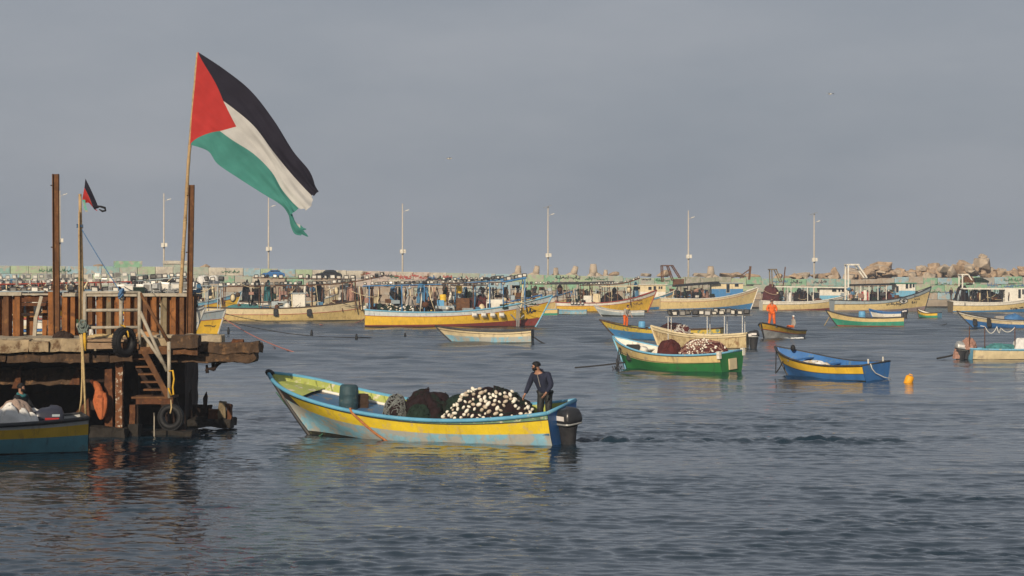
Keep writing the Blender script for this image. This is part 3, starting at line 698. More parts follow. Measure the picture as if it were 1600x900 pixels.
def cabin(b, u0, u1, v0, v1, m, y=None, m2=None, split=.5, windows=(), roof=None, slant=.0, name="wheelhouse", yo=0):
    y = y if y is not None else b.B * .30; yn = b.near * y + yo; x0, x1 = sorted((b.at(u0, yn), b.at(u1, yn))); zt, zb = b.z(u0, v0, yn), b.z(u0, v1, yn) - .3; zm = lerp(zb, zt, split)
    mb = MB(); ya, yb = -y + yo, y + yo
    if name == "wheelhouse":
        def ring(z, k): return [(x0, ya, z), (x1 + slant * k, ya, z), (x1 + slant * k, yb, z), (x0, yb, z)]
        A, C, D = ring(zb, 0), ring(zm, 1), ring(zt, 1.6)
        for lo, hi, mi in ((A, C, 0), (C, D, 1 if m2 else 0)):
            mb.add(lo + hi, [(i, (i + 1) % 4, (i + 1) % 4 + 4, i + 4) for i in range(4)], mi)
        mb.add(D, [(0, 1, 2, 3)], 0)
        o = mb.build(name, [m, m2 or m], b.root)
    else:
        o = MB().box(((x0 + x1) / 2, yo, (zb + zt) / 2), (x1 - x0, 2 * y, zt - zb)).build(name, m, b.root, bevel=.03)
    for wu0, wu1, wv0, wv1, kind in windows:
        a, c = sorted((b.at(wu0, yn), b.at(wu1, yn))); z1, z0 = b.z(wu0, wv0, yn), b.z(wu0, wv1, yn)
        for sg in (1, -1):
            fy = yo + sg * y
            MB().box(((a + c) / 2, fy, (z0 + z1) / 2), (c - a + .08, .04, z1 - z0 + .08)).box(((a + c) / 2, fy + sg * .015, (z0 + z1) / 2), (c - a, .03, z1 - z0), None, 1).build("window" if kind == 'w' else "door", [m2 or m, M_glass], o)
    if roof: MB().box(((x0 + x1) / 2, yo, zt + .06), (x1 - x0 + .5, 2 * y + .5, .11)).build("roof", roof, o, bevel=.02)
    return o
def canopy(b, u0, u1, v0, v1, m, posts=(), th=.10, y=None, pm=M_rust_brown, deck_z=.9):
    y = y if y is not None else b.B * .42; yn = b.near * y; x0, x1 = b.at(u0, yn), b.at(u1, yn); z0, z1 = b.z(u0, v0, yn), b.z(u1, v1, yn)
    c = MB(); c.bar((x0, 0, z0), (x1, 0, z1), 2 * y, th); o = c.build("canopy", m, b.root, bevel=.02)
    for pu in posts:
        px = b.at(pu, yn); t = (px - x0) / (x1 - x0)
        for yy in (yn, -yn): MB().bar((px, yy * .95, deck_z), (px, yy * .95, lerp(z0, z1, t)), .10).build("canopy_post", pm, b.root)
    return o
CLUT = [M_dark, M_charcoal, M_bluecloth, M_rust_brown, M_cream, M_net_dark, M_greyblue, M_net_pink, M_white, M_rust, M_net_green, M_timber_dark]
def clutter(b, u0, u1, n, z0=1.0, ztop=3.2, seed=1, poles=10, y=None):
    """gear on deck too small to pick apart: boxes, coils, stays and poles"""
    r = random.Random(seed); y = y or b.B * .34; mb = MB(); x0, x1 = b.at(u0), b.at(u1)
    for i in range(n):
        x = r.uniform(x0, x1); yy = r.uniform(-y, y); s_ = r.uniform(.2, .75); z = z0 + (r.uniform(0, .5) if r.random() < .6 else r.uniform(.4, ztop - z0)); m = r.randrange(len(CLUT))
        k = r.random()
        if k < .4: mb.box((x, yy, z + s_ / 3), (s_ * r.uniform(.6, 1.5), s_, s_ * r.uniform(.4, 1)), Matrix.Rotation(r.uniform(0, 3), 3, 'Z'), m)
        elif k < .7: mb.ell((x, yy, z + s_ / 4), (s_ * .55, s_ * .5, s_ * r.uniform(.3, .8)), 7, 5, m)
        else: mb.tube([(x + r.gauss(0, .05), yy, ztop), (x + r.gauss(0, .12), yy, lerp(z, ztop, .5)), (x + r.gauss(0, .15), yy, z)], [s_ * .16, s_ * .3, s_ * .22], 6, m)
    for i in range(poles):
        x = r.uniform(x0, x1); yy = r.choice((-y, y)) * r.uniform(.7, 1); mb.bar((x, yy, z0), (x + r.gauss(0, .25), yy, ztop + r.uniform(-.5, .3)), r.uniform(.04, .09), None, r.choice((0, 3, 4, 9, 11)))
    for i in range(poles // 2):
        x = r.uniform(x0, x1); z = r.uniform(z0 + .4, ztop); mb.tube(sag((x, -b.near * -y, z), (x + r.uniform(-3, 3), b.near * y, z + r.uniform(-.6, .6)), .2, 6), .025, 4, r.choice((0, 4, 11)))
    mb.build("deck_gear", CLUT, b.root, kind="stuff")
def gantry(b, pts, m, w=.13, y=.9):
    g = obj("gantry", None, b.root)
    for yy in (-y, y):
        mb = MB()
        for (u0, v0), (u1, v1) in pts: mb.bar((b.at(u0), yy, b.z(u0, v0)), (b.at(u1), yy, b.z(u1, v1)), w)
        mb.build("frame", m, g)
    mb = MB(); (u0, v0), (u1, v1) = pts[0]
    for u, v in {q for p in pts for q in p}: mb.bar((b.at(u), -y, b.z(u, v)), (b.at(u), y, b.z(u, v)), w * .8)
    mb.build("cross_beam", m, g)
# heaps of net: an uneven mound with cords lying over it
def heap(b, x, y, z, rx, ry, h, m, label, cat="net", name="fishing_net", seed=1, cords=None, floats=0, fmat=None, fsize=.09, lump=.22, side=0, flo=(.1, .9), rz=0, group=None):
    r = random.Random(seed); loc = b.w(x, y, z) if b else Vector((x, y, z)); off = Vector((seed * 5.1, seed * 2.3, 0))
    root = thing(name, label, cat, loc, (b.ang if b else 0) + rz, group)
    def sf(a, e):                        # a around, e 0 rim .. 1 top
        n = noise.noise(Vector((math.cos(a) * 1.3, math.sin(a) * 1.3, e * 1.6)) + off) ; n2 = noise.noise(Vector((math.cos(a) * 4, math.sin(a) * 4, e * 5)) + off)
        n3 = noise.noise(Vector((math.cos(a) * 10, math.sin(a) * 10, e * 11)) + off)
        k = 1 + lump * n + lump * .45 * n2 + lump * .2 * n3; c = math.cos(e * math.pi / 2) ** .75; sn = math.sin(e * math.pi / 2) ** 1.1
        return Vector((rx * c * k * math.cos(a), ry * c * k * math.sin(a), h * sn * (1 + lump * n * .9 + lump * .4 * n2)))
    mb = MB(); rows = [[sf(2 * math.pi * i / 56, j / 18) for i in range(56)] for j in range(19)]; mb.grid(rows, 0, True, True)
    mb.build("net_pile", m, root)
    if cords:
        cb = MB()
        for i in range(cords[1]):
            a = r.uniform(0, 6.28); e = r.uniform(.05, .8); pts = []; da = r.uniform(-.18, .18); de = r.uniform(-.06, .06)
            for _ in range(12):
                pts.append(sf(a, e) * 1.015); a += da + r.uniform(-.08, .08); e = min(.97, max(.02, e + de + r.uniform(-.05, .05)))
            cb.tube(pts, cords[2], 5)
        cb.build("net_cord", cords[0], root, kind="stuff")
    if floats:
        fm = MB().ell((0, 0, 0), (fsize, fsize * .58, fsize * .58), 10, 7).mesh("float", fmat or M_float)
        fm2 = fm.copy(); fm2.materials[0] = M_float2; placed = []; tries = 0
        while len(placed) < floats and tries < floats * 30:
            tries += 1; a = side + r.gauss(0, .62); e = r.uniform(*flo); p = sf(a, e)
            if noise.noise(p * 2.2 + off) < -.12 and r.random() < .8: continue
            if any((p - q).length < fsize * 1.25 for q in placed): continue
            placed.append(p); o = obj("float", fm if r.random() < .72 else fm2, root, p * 1.01 + Vector((0, 0, .01)))
            o.rotation_euler = (r.uniform(0, 3), r.uniform(-.9, .9), r.uniform(0, 6)); k = r.uniform(.62, 1.12); o.scale = (k, k, k)
    return root
def barrel(p, r, h, m, label, lid=None, tilt=(0, 0, 0), name="barrel"):
    o = thing(name, label, "barrel", p); o.rotation_euler = tilt
    MB().lathe([(0, 0), (r * .92, 0), (r * .97, h * .05), (r, h * .3), (r * 1.03, h * .33), (r, h * .36), (r, h * .62), (r * 1.03, h * .65), (r, h * .68), (r * .97, h * .92), (r * .88, h * .98), (r * .8, h)], 24).build("drum", m, o)
    MB().lathe([(r * .80, h), (r * .78, h + .015), (0, h + .015)], 24).build("lid", lid or m, o); return o
def crate(p, s, m, label, rz=0, name="crate", cat="crate"):
    o = thing(name, label, cat, p, rz); x, y, z = s
    mb = MB(); mb.box((0, 0, z / 2), (x, y, z)); mb.build("body", m, o, bevel=.015)
    mb = MB(); 
    for k in (.15, .5, .85): mb.box((0, 0, z * k), (x + .03, y + .03, z * .07))
    mb.build("rim", m, o); return o
def outboard(b, x, y, z, scale=1.0, body=M_plastic_black, rz=0, tilt=0, red=False):
    """outboard motor clamped on the transom; axis points aft (-x)"""
    m = obj("outboard_motor", None, b.root, (x, y, z)); m.rotation_euler = (0, tilt, rz); m.scale = (scale,) * 3
    mb = MB(); prof = [(.0, .24, .30), (.06, .30, .40), (.16, .31, .43), (.30, .29, .42), (.40, .24, .36), (.45, .15, .24), (.465, .02, .04)]; rows = []
    for zz, wy, wx_ in prof:
        row = []
        for k in range(24):
            a = 2 * math.pi * k / 24; c, s_ = math.cos(a), math.sin(a); e = .40
            row.append((-.30 + wx_ * math.copysign(abs(c) ** e, c) * (1 if c > 0 else .9), wy * math.copysign(abs(s_) ** e, s_), .10 + zz - (.05 * (c + .2) if zz > .3 else 0)))
        rows.append(row)
    mb.grid(rows, 0, True, True); mb.build("cowling", body, m)
    sm = MB(); sm.grid([[(-.30 + q * .405 * math.copysign(abs(math.cos(a)) ** .4, math.cos(a)) * (1 if math.cos(a) > 0 else .9), q * .305 * math.copysign(abs(math.sin(a)) ** .4, math.sin(a)), z_) for a in np.linspace(0, 2 * math.pi, 24, endpoint=False)] for q, z_ in ((.94, .135), (1.0, .14), (1.03, .155), (1.03, .18), (1.0, .19))], 0, True, True)
    sm.build("cowling_seam", M_lampgrey if body is M_plastic_black and not red else M_dark, m, bevel=.01)
    mb = MB(); rows = []
    for zz, wx_, wy in ((.10, .33, .24), (-.05, .29, .20), (-.35, .24, .17), (-.62, .20, .14), (-1.0, .16, .06)):
        rows.append([(-.32 + wx_ * math.cos(2 * math.pi * k / 16), wy * math.sin(2 * math.pi * k / 16), zz) for k in range(16)])
    mb.grid(rows, 0, True, True, True); mb.build("drive_leg", M_dark, m)
    MB().box((-.04, 0, -.12), (.14, .34, .42)).box((.06, -.1, -.02), (.16, .06, .22)).box((.06, .1, -.02), (.16, .06, .22)).build("clamp_bracket", M_dark, m, bevel=.01)
    MB().tube([(-.02, 0, .16), (.25, .03, .24), (.62, .04, .26)], [.03, .025, .028], 8).build("tiller", M_dark, m)
    for sg in (1, -1):
        if red:
            st = MB(); st.box((-.36, sg * .304, .25), (.36, .012, .06)).box((-.46, sg * .304, .34), (.2, .012, .06), None, 1); st.build("sticker", [M_redcloth, M_greyblue], m); continue
        st = MB(); st.box((-.40, sg * .306, .33), (.30, .012, .12)).box((-.14, sg * .306, .27), (.20, .012, .13), Matrix.Rotation(.2, 3, 'Y')); st.build("sticker", M_decal, m)
    return m
# figures: a skinned skeleton gives one continuous surface
def skin(name, V, E, Rr, m, parent, sub=2, root=0):
    me = bpy.data.meshes.new(name); me.from_pydata([tuple(v) for v in V], E, []); o = bpy.data.objects.new(name, me); COL.objects.link(o)
    o.modifiers.new("s", 'SKIN'); o.modifiers["s"].use_smooth_shade = True; ss = o.modifiers.new("d", 'SUBSURF'); ss.levels = sub; ss.render_levels = sub
    for i, r in enumerate(Rr): me.skin_vertices[0].data[i].radius = r if isinstance(r, tuple) else (r, r); me.skin_vertices[0].data[i].use_root = i == root
    dg = bpy.context.evaluated_depsgraph_get(); dg.update(); new = bpy.data.meshes.new_from_object(o.evaluated_get(dg)); bpy.data.objects.remove(o)
    new.materials.clear(); new.materials.append(m)
    for p in new.polygons: p.use_smooth = True; p.material_index = 0
    return obj(name, new, parent)
BASE = dict(pelvis=(0, 0, .95), spine=(0, .01, 1.12), chest=(0, .0, 1.32), neck=(0, .01, 1.47), jaw=(0, -.005, 1.545), head=(0, -.012, 1.63), crown=(0, 0, 1.70),
    shL=(.17, .0, 1.40), elL=(.235, .03, 1.13), wrL=(.25, -.06, .89), shR=(-.17, .0, 1.40), elR=(-.235, .03, 1.13), wrR=(-.25, -.06, .89),
    hipL=(.09, 0, .90), knL=(.105, -.03, .50), anL=(.11, .02, .09), toL=(.13, -.15, .04), hipR=(-.09, 0, .90), knR=(-.105, -.03, .50), anR=(-.11, .02, .09), toR=(-.13, -.15, .04))
def person(label, loc, heading, pose=None, top=M_navy, legs=M_wader, hair=M_hair, beard=False, hood=None, cap=None, head_turn=(0, 0), boots=M_black, sleeves=True, group=None, legless=False, scarf=None, sc=1.0, zip_=False):
    J = {k: Vector(v) for k, v in BASE.items()}
    for k, v in (pose or {}).items(): J[k] = Vector(v)
    root = thing("person", label, "person", loc, heading, group); root.scale = (sc,) * 3
    names = ['pelvis', 'spine', 'chest', 'neck', 'jaw', 'head', 'crown', 'shL', 'elL', 'wrL', 'shR', 'elR', 'wrR'] + ([] if legless else ['hipL', 'knL', 'anL', 'toL', 'hipR', 'knR', 'anR', 'toR'])
    rad = dict(pelvis=(.145, .10), spine=(.125, .095), chest=(.15, .105), neck=.052, jaw=(.062, .07), head=(.076, .092), crown=(.055, .066), shL=.058, elL=.041, wrL=(.026, .021), shR=.058, elR=.041, wrR=(.026, .021), hipL=.085, knL=.056, anL=.04, toL=.035, hipR=.085, knR=.056, anR=.04, toR=.035)
    ed = [('pelvis', 'spine'), ('spine', 'chest'), ('chest', 'neck'), ('neck', 'jaw'), ('jaw', 'head'), ('head', 'crown')] + [(a + s, b + s) for s in 'LR' for a, b in (('sh', 'el'), ('el', 'wr'))] + [('chest', 'shL'), ('chest', 'shR')]
    if not legless: ed += [(a + s, b + s) for s in 'LR' for a, b in (('hip', 'kn'), ('kn', 'an'), ('an', 'to'))] + [('pelvis', 'hipL'), ('pelvis', 'hipR')]
    V = [J[n] for n in names]; ix = {n: i for i, n in enumerate(names)}; E = [(ix[a], ix[b]) for a, b in ed]; Rr = [rad[n] for n in names]
    for s in 'LR':                       # hands: palm, four unequal curled fingers, thumb from the side
        wr, el = J['wr' + s], J['el' + s]; ax = (wr - el).normalized(); sd = Vector((1, 0, 0)) if s == 'L' else Vector((-1, 0, 0))
        fw = Vector((0, -1, 0)); fw = (fw - fw.dot(ax) * ax).normalized(); out_ = ax.cross(fw).normalized()
        palm = wr + ax * .055; i0 = len(V); V.append(palm); Rr.append((.034, .017)); E.append((ix['wr' + s], i0))
        for q, (off, ln) in enumerate(((.027, .068), (.009, .078), (-.009, .073), (-.027, .058))):
            b0 = palm + fw * off + ax * .032; i = len(V); inw = -sd * .35
            V += [b0, b0 + (ax + inw * .4).normalized() * ln * .5, b0 + (ax + inw * .4).normalized() * ln * .5 + (ax + inw * 1.4).normalized() * ln * .5]; Rr += [.0095, .0085, .007]
            E += [(i0, i), (i, i + 1), (i + 1, i + 2)]
        i = len(V); tb_ = palm + fw * .03 - ax * .015
        V += [tb_ + fw * .012, tb_ + fw * .03 + ax * .03]; Rr += [.011, .008]; E += [(i0, i), (i, i + 1)]
    body = skin("body", V, E, Rr, M_skin, root)
    yaw, nod = head_turn; HM = Matrix.Rotation(yaw, 3, 'Z') @ Matrix.Rotation(nod, 3, 'X'); hc = J['head']
    bm = bmesh.new(); bm.from_mesh(body.data)         # shape the face: nose, brow, chin, ears on the same surface
    for v in bm.verts:
        d = v.co - hc
        if d.length < .17 and v.co.z > J['jaw'].z - .04:
            q = HM.transposed() @ d
            if q.y < -.02:
                q.y -= .030 * math.exp(-((q.x / .016) ** 2 + ((q.z + .02) / .026) ** 2)) + .008 * math.exp(-((q.z - .022) / .014) ** 2) * (abs(q.x) < .06) + .012 * math.exp(-((q.x / .03) ** 2 + ((q.z + .085) / .02) ** 2))
            q.x += math.copysign(.018, q.x) * math.exp(-((abs(q.x) - .078) / .02) ** 2 - ((q.y - .01) / .018) ** 2 - ((q.z + .01) / .028) ** 2)
            v.co = hc + HM @ q
    bm.to_mesh(body.data); bm.free()
    for sx in (-1, 1): MB().ell(hc + HM @ Vector((sx * .031, -.088, .006)), (.012, .007, .007), 8, 6).build("eye", M_hair, root)
    MB().ell(hc + HM @ Vector((0, -.093, -.055)), (.022, .006, .006), 8, 6).build("mouth", mat('lips', (.22, .08, .06), .5), root)
    hm = MB(); rows = []
    for j in range(10):
        a = math.pi * .60 * j / 9
        rows.append([hc + HM @ Vector((.086 * math.sin(a) * math.cos(2 * math.pi * k / 20), .012 + .106 * math.sin(a) * math.sin(2 * math.pi * k / 20) * (1 if math.sin(2 * math.pi * k / 20) > 0 else (.98 if a < 1.15 else .72)), .014 + .100 * math.cos(a))) for k in range(20)])
    hm.grid(rows, 0, True, True); hm.build("cap" if cap else "hair", cap or hair, root)
    if beard:
        hm = MB(); rows = []
        for j in range(7):
            ph = -1.35 + 2.7 * j / 6; rows.append([hc + HM @ Vector((math.sin(ph) * .078, -math.cos(ph) * (.098 if k < 3 else .085) - .002, -.028 - .024 * k - (.012 if abs(ph) < .8 else -.01) + (.03 if abs(ph) < .3 and k == 0 else 0) * -1)) for k in range(4)])
        hm.grid(rows, 0, True); o = hm.build("beard", M_hair, root); md = o.modifiers.new('t', 'SOLIDIFY'); md.thickness = .012
    # clothes follow the body
    tn = ['pelvis', 'spine', 'chest', 'collar', 'shL', 'elL', 'cufL', 'shR', 'elR', 'cufR']; TJ = dict(J); TJ['collar'] = lerp(J['chest'], J['neck'], .72)
    for s in 'LR': TJ['cuf' + s] = lerp(J['el' + s], J['wr' + s], .93 if sleeves else .15)
    TJ['pelvis'] = J['pelvis'] - Vector((0, 0, .10))
    tr = dict(pelvis=(.172, .135), spine=(.165, .128), chest=(.185, .135), collar=(.092, .085), shL=.082, elL=.064, cufL=.045, shR=.082, elR=.064, cufR=.045); ti = {n: i for i, n in enumerate(tn)}
    skin("jacket", [TJ[n] for n in tn], [(ti[a], ti[b]) for a, b in (('pelvis', 'spine'), ('spine', 'chest'), ('chest', 'collar'), ('chest', 'shL'), ('shL', 'elL'), ('elL', 'cufL'), ('chest', 'shR'), ('shR', 'elR'), ('elR', 'cufR'))], [tr[n] for n in tn], top, root)
    if not legless:
        ln = ['pelvis', 'hipL', 'knL', 'hemL', 'hipR', 'knR', 'hemR']; LJ = dict(J)
        for s in 'LR': LJ['hem' + s] = lerp(J['kn' + s], J['an' + s], .9)
        lr = dict(pelvis=(.125, .10), hipL=.100, knL=.078, hemL=.066, hipR=.100, knR=.078, hemR=.066); li = {n: i for i, n in enumerate(ln)}
        skin("trousers", [LJ[n] for n in ln], [(li[a], li[b]) for a, b in (('pelvis', 'hipL'), ('hipL', 'knL'), ('knL', 'hemL'), ('pelvis', 'hipR'), ('hipR', 'knR'), ('knR', 'hemR'))], [lr[n] for n in ln], legs, root)
        for s in 'LR':
            skin("boot", [lerp(J['kn' + s], J['an' + s], .7), J['an' + s], J['to' + s]], [(0, 1), (1, 2)], [.06, .055, .05], boots, root)
    if hood:
        hb = MB(); nk = J['neck']; rows = []
        for j in range(7):
            a = -.9 + 2.3 * j / 6; rows.append([nk + Vector((.115 * math.cos(t) , .075 + .085 * math.sin(t) * math.cos(a) - .03, -.03 + .075 * math.sin(a) + .04 * math.sin(t))) for t in np.linspace(-.5, math.pi + .5, 14)])
        hb.grid(rows, 0, True); o = hb.build("hood", hood, root); md = o.modifiers.new('t', 'SOLIDIFY'); md.thickness = .03
    if scarf:
        hb = MB(); hb.tube([J['neck'] + Vector((.085 * math.cos(a), .085 * math.sin(a) - .02, -.02 + .03 * math.sin(a))) for a in np.linspace(0, 2 * math.pi, 20)], .04, 8); hb.build("scarf", scarf, root)
    if zip_:
        c, s_ = TJ['chest'], TJ['spine']; zb = MB(); zb.bar(c + Vector((0, -.130, .07)), s_ + Vector((0, -.126, -.05)), .010, .010); zb.build("zip", M_greycloth, root)
    return root
def rope(pts, r, m, label, cat="rope", name="rope", n=6):
    return MB().tube(pts, r, n).build(name, m, None, label=label, category=cat)
def sag(a, b, drop, n=14):
    a = Vector(a); b = Vector(b); return [a.lerp(b, i / n) - Vector((0, 0, drop * 4 * (i / n) * (1 - i / n))) for i in range(n + 1)]
# ------------------------------------------------------------------ main boat
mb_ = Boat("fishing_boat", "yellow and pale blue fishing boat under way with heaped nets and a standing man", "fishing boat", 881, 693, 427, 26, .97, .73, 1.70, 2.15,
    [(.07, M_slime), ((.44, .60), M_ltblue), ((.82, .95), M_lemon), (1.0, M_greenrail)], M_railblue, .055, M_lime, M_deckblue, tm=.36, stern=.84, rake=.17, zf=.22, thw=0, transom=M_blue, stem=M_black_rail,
    lines=(((.825, .955), M_black_rail, .014),), bowpow=2.0, pt=(1.7, 6.5), ef=1.7, fk=2.4, nose=(.90, paint('bow_shade_paint', (.045, .042, .040), (.16, .13, .06), .4)), heel=R(-8))  # dark nose material paints in the shade under the bow flare
b = mb_
MB().lathe([(.02, -.13), (.07, -.12), (.095, -.04), (.095, .05), (.06, .11), (.02, .13)], 14, (b.L - .03, 0, b.zb + .0), M=Matrix.Rotation(R(70), 3, 'Y')).build("bow_fender", M_black, b.root)
fd = MB(); n_ = 10; rows = []
for i in range(n_ + 1):
    t = .86 + .13 * i / n_; z_ = b.sheer(t) - .16; p = b.pt(t, b.v_z(t, z_), 1); h_ = max(.01, abs(p[1]) - .06); rows.append([(p[0], -h_, z_), (p[0], 0, z_ + .03), (p[0], h_, z_)])
fd.grid(rows, 0, False); fd.build("foredeck", M_lime, b.root)
for x_, w_ in ((b.at(705), .28),):
    MB().box((x_, 0, .42), (.22, 2 * abs(b.pt(x_ / b.L, b.v_z(x_ / b.L, .42), 1)[1]) - .06, .05)).build("thwart", M_deckblue, b.root)
MB().box((.42, 0, .40), (.80, 1.62, .05)).build("stern_platform", M_deckblue, b.root)
for i in range(14):                       # ribs of the frame inside the hull
    t = .30 + .045 * i; rb = MB()
    for sd in (1, -1):
        pts = [Vector(b.pt(t, lerp(b.v_z(t, .24), .985, j / 5), sd)) for j in range(6)]; rb.tube([(q.x, sd * (abs(q.y) - .065), q.z) for q in pts], .022, 5)
    rb.build("rib", M_lime, b.root)
for u_ in (470, 490, 512, 548, 578):     # little tie loops along the far rail
    t = b.at(u_, -.8) / b.L; p = Vector(b.pt(t, 1, -1)); MB().tube([p + Vector((math.cos(a) * .05, .02, -.06 + math.sin(a) * .09)) for a in np.linspace(0, 6.28, 10)], .018, 5).build("tie_loop", M_rope_green, b.root)
outboard(b, .10, .0, .42, .98, M_plastic_black, R(-24))
dk = MB(); rows = []; e1 = []; e2 = []
for i in range(13):
    t = .50 + .42 * i / 12; z_ = b.sheer(t) - .25 - .02 * i / 12; q_ = b.pt(t, b.v_z(t, z_), 1); h_ = abs(q_[1]) - .055; rows.append([(q_[0], -h_, z_), (q_[0], 0, z_ + .02), (q_[0], h_, z_)]); e1.append((q_[0], -h_ + .02, z_ + .03)); e2.append((q_[0], h_ - .02, z_ + .03))
dk.grid(rows, 0, False); dk.build("bow_deck", M_deckblue, b.root)
for e_ in (e1, e2): MB().tube(e_, .045, 6).build("deck_margin", M_white, b.root)
bp = lambda u, y, z: b.w(b.at(u, y), y, z)
barrel(bp(547, .12, .70), .26, .72, M_barrel, "dark teal plastic barrel standing in the bow half of the yellow boat", None, (.0, .03, .2))
crate(bp(565, -.25, .62), (.38, .36, .5), M_crate_brown, "dark brown box behind the teal barrel in the yellow boat", .4)
heap(b, b.at(620, .15), .15, .28, .40, .40, .88, M_net_dark, "round bundle of grey and black netting wire between barrel and dark nets", seed=4, cords=(mat('grey_cord', (.16, .17, .16), .8, 0, .3, 30), 130, .010), lump=.12)
heap(b, b.at(672, -.1), -.1, .26, .86, .72, .92, M_net_dark, "dark maroon net heap in the middle of the yellow boat", seed=9, cords=(M_net_dark, 60, .010), lump=.34)
heap(b, b.at(655, .45), .45, .26, .42, .32, .68, M_net_green, "small mossy green net lump in front of the dark maroon heap", seed=12, cords=(M_net_green, 30, .008), lump=.2)
heap(b, b.at(772, .0), .0, .26, 1.42, .86, 1.04, M_net_dark, "large dark net heap covered with white oval floats beside the man", seed=21, cords=(M_net_green, 90, .010), floats=150, fsize=.086, lump=.27, side=math.pi / 2 - .12, flo=(.06, .78))
heap(b, b.at(735, -.2), -.2, .26, .85, .6, .92, M_net_green, "green net slung over the left shoulder of the float covered heap", seed=31, cords=(M_net_green, 40, .008), lump=.15)
pt = [b.w(*(Vector(b.pt(b.at(u_, .9) / b.L, 1, 1)) + Vector((0, o_, dz)))) for u_, o_, dz in ((552, -.25, -.02), (556, .0, .06), (560, .07, -.02))]
pt += [b.w(*b.surf(b.at(u_, .9), z_, 1, .05)) for u_, z_ in ((568, .72), (578, .52), (588, .34), (598, .20), (606, .09), (613, .03))]
rope(pt, .034, M_hose, "thick orange rope hanging over the side of the yellow boat into the water", n=8)
a0 = b.w(b.at(438), 0.05, 1.18)
rope(sag(a0, P(496, 676, wd(676)), .12), .016, M_rope_green, "thin green line from the yellow boat's bow down to the water")
rope([P(496, 676, wd(676)), b.w(b.L * .80, .3, .1), b.w(b.L * .82, .35, .0)], .016, M_rope_green, "short green line end at the yellow boat's waterline")
person("bearded man in navy hooded jacket and dark waders standing by the outboard looking left", b.w(b.at(853, .15), .15, .40), R(-30),
    dict(spine=(-.015, -.06, 1.12), chest=(-.04, -.15, 1.31), neck=(-.065, -.215, 1.45), jaw=(-.075, -.245, 1.52), head=(-.085, -.265, 1.60), crown=(-.085, -.255, 1.67), shL=(.15, -.13, 1.385), elL=(.255, -.17, 1.12), wrL=(.20, -.33, .92),
         shR=(-.22, -.14, 1.375), elR=(-.315, -.16, 1.11), wrR=(-.36, -.27, .87)), M_navy, M_wader, beard=True, hood=M_navy, cap=M_hair, head_turn=(-.75, .22), zip_=True, sc=1.02).scale = (1.18, 1.16, 1.03)

# ------------------------------------------------------------------ boat at the pier, left edge
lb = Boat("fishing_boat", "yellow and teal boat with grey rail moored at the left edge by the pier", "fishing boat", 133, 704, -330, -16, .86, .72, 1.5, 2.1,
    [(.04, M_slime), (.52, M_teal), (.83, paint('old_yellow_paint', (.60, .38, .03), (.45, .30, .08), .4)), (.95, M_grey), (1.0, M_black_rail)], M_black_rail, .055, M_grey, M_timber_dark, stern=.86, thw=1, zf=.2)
heap(lb, lb.at(18, .25), .25, .35, .62, .42, .78, M_sack, "big white sack lying at the front of the moored boat's load", "sack", "sack", 3, lump=.2)
heap(lb, lb.at(46, .25), .25, .35, .32, .30, .58, M_sack, "small knotted white sack beside the motor in the moored boat", "sack", "sack", 14, lump=.22)
heap(lb, lb.at(-18, .3), .3, .35, .62, .42, .80, M_sack, "white sack cut off by the left picture edge in the moored boat", "sack", "sack", 8, lump=.2)
heap(lb, lb.at(24, .0), .0, .55, .52, .40, .72, M_blanket, "brown checked blanket bundle on top of the white sacks", "blanket", "blanket", 6, lump=.14)
heap(lb, lb.at(47, -.3), -.3, .75, .30, .2, .28, M_sack, "thin white cloth edge lying over the dark bundle by the man", "cloth", "cloth", 17, lump=.3)
outboard(lb, lb.at(58, -.3), -.3, .56, .95, M_plastic_navy, 0, red=True)
person("bearded man in dark jacket with teal scarf sitting in the moored boat under the pier", lb.w(lb.at(33, -.35), -.35, -.06), R(62),
    dict(hipL=(.1, -.08, .88), knL=(.12, -.45, .90), anL=(.12, -.50, .5), toL=(.12, -.64, .46), hipR=(-.1, -.08, .88), knR=(-.12, -.45, .90), anR=(-.12, -.5, .5), toR=(-.12, -.64, .46), elL=(.24, -.12, 1.14), wrL=(.2, -.34, 1.04), elR=(-.24, -.12, 1.14), wrR=(-.2, -.34, 1.04)),
    M_charcoal, M_charcoal, beard=True, scarf=M_tealcloth, head_turn=(.2, .05))

# ------------------------------------------------------------------ boats at anchor in the middle
def mid(*a, **k): return Boat("fishing_boat" if k.pop('fb', 1) else "rowing_boat", *a, **k)
b9 = Boat("rowing_boat", "small weathered cream and pale blue boat in front of the large yellow one", "boat", 832, 536.5, 680, 9, .93, .80, 1.18, 1.75, [(.10, M_slime), ((.55, .5), M_ltblue), (.78, M_cream), (1, M_cream)], M_black_rail, .05, M_greyblue, M_timber_dark, rake=.26, transom=M_dark, lines=((.80, M_timber_dark, .02),), tm=.3)
rope(sag(b9.w(0, 0, .5), P(853, 538, wd(538)), .05), .05, M_rope_dark, "dark mooring rope slanting into the water behind the small cream boat")
b10 = Boat("fishing_boat", "blue boat with worn yellow upper strake and a man in orange trousers aboard", "fishing boat", 1128, 531, 937, 14, .85, .72, 1.42, 2.0, [(.04, M_slime), (.58, M_blue if False else M_midblue), (1.0, paint('worn_yellow_paint', (.62, .44, .06), (.10, .22, .20), .55, ws=4))], M_timber_dark, .05, M_lime, M_deckblue, rake=.2)
barrel(b10.w(b10.at(1003), 0, .35), .26, .95, M_barrelblue, "light blue barrel standing in the blue boat near the man in orange trousers")
heap(b10, b10.at(1050), 0, .3, 1.1, .7, .9, M_net_dark, "dark net heap in the blue boat behind the lamp frame", seed=41, cords=(M_net_maroon, 30, .02))
crate(b10.w(b10.at(1022), .3, .4), (.7, .5, .5), M_barrelblue, "blue fish crate between barrel and dark nets in the blue boat")
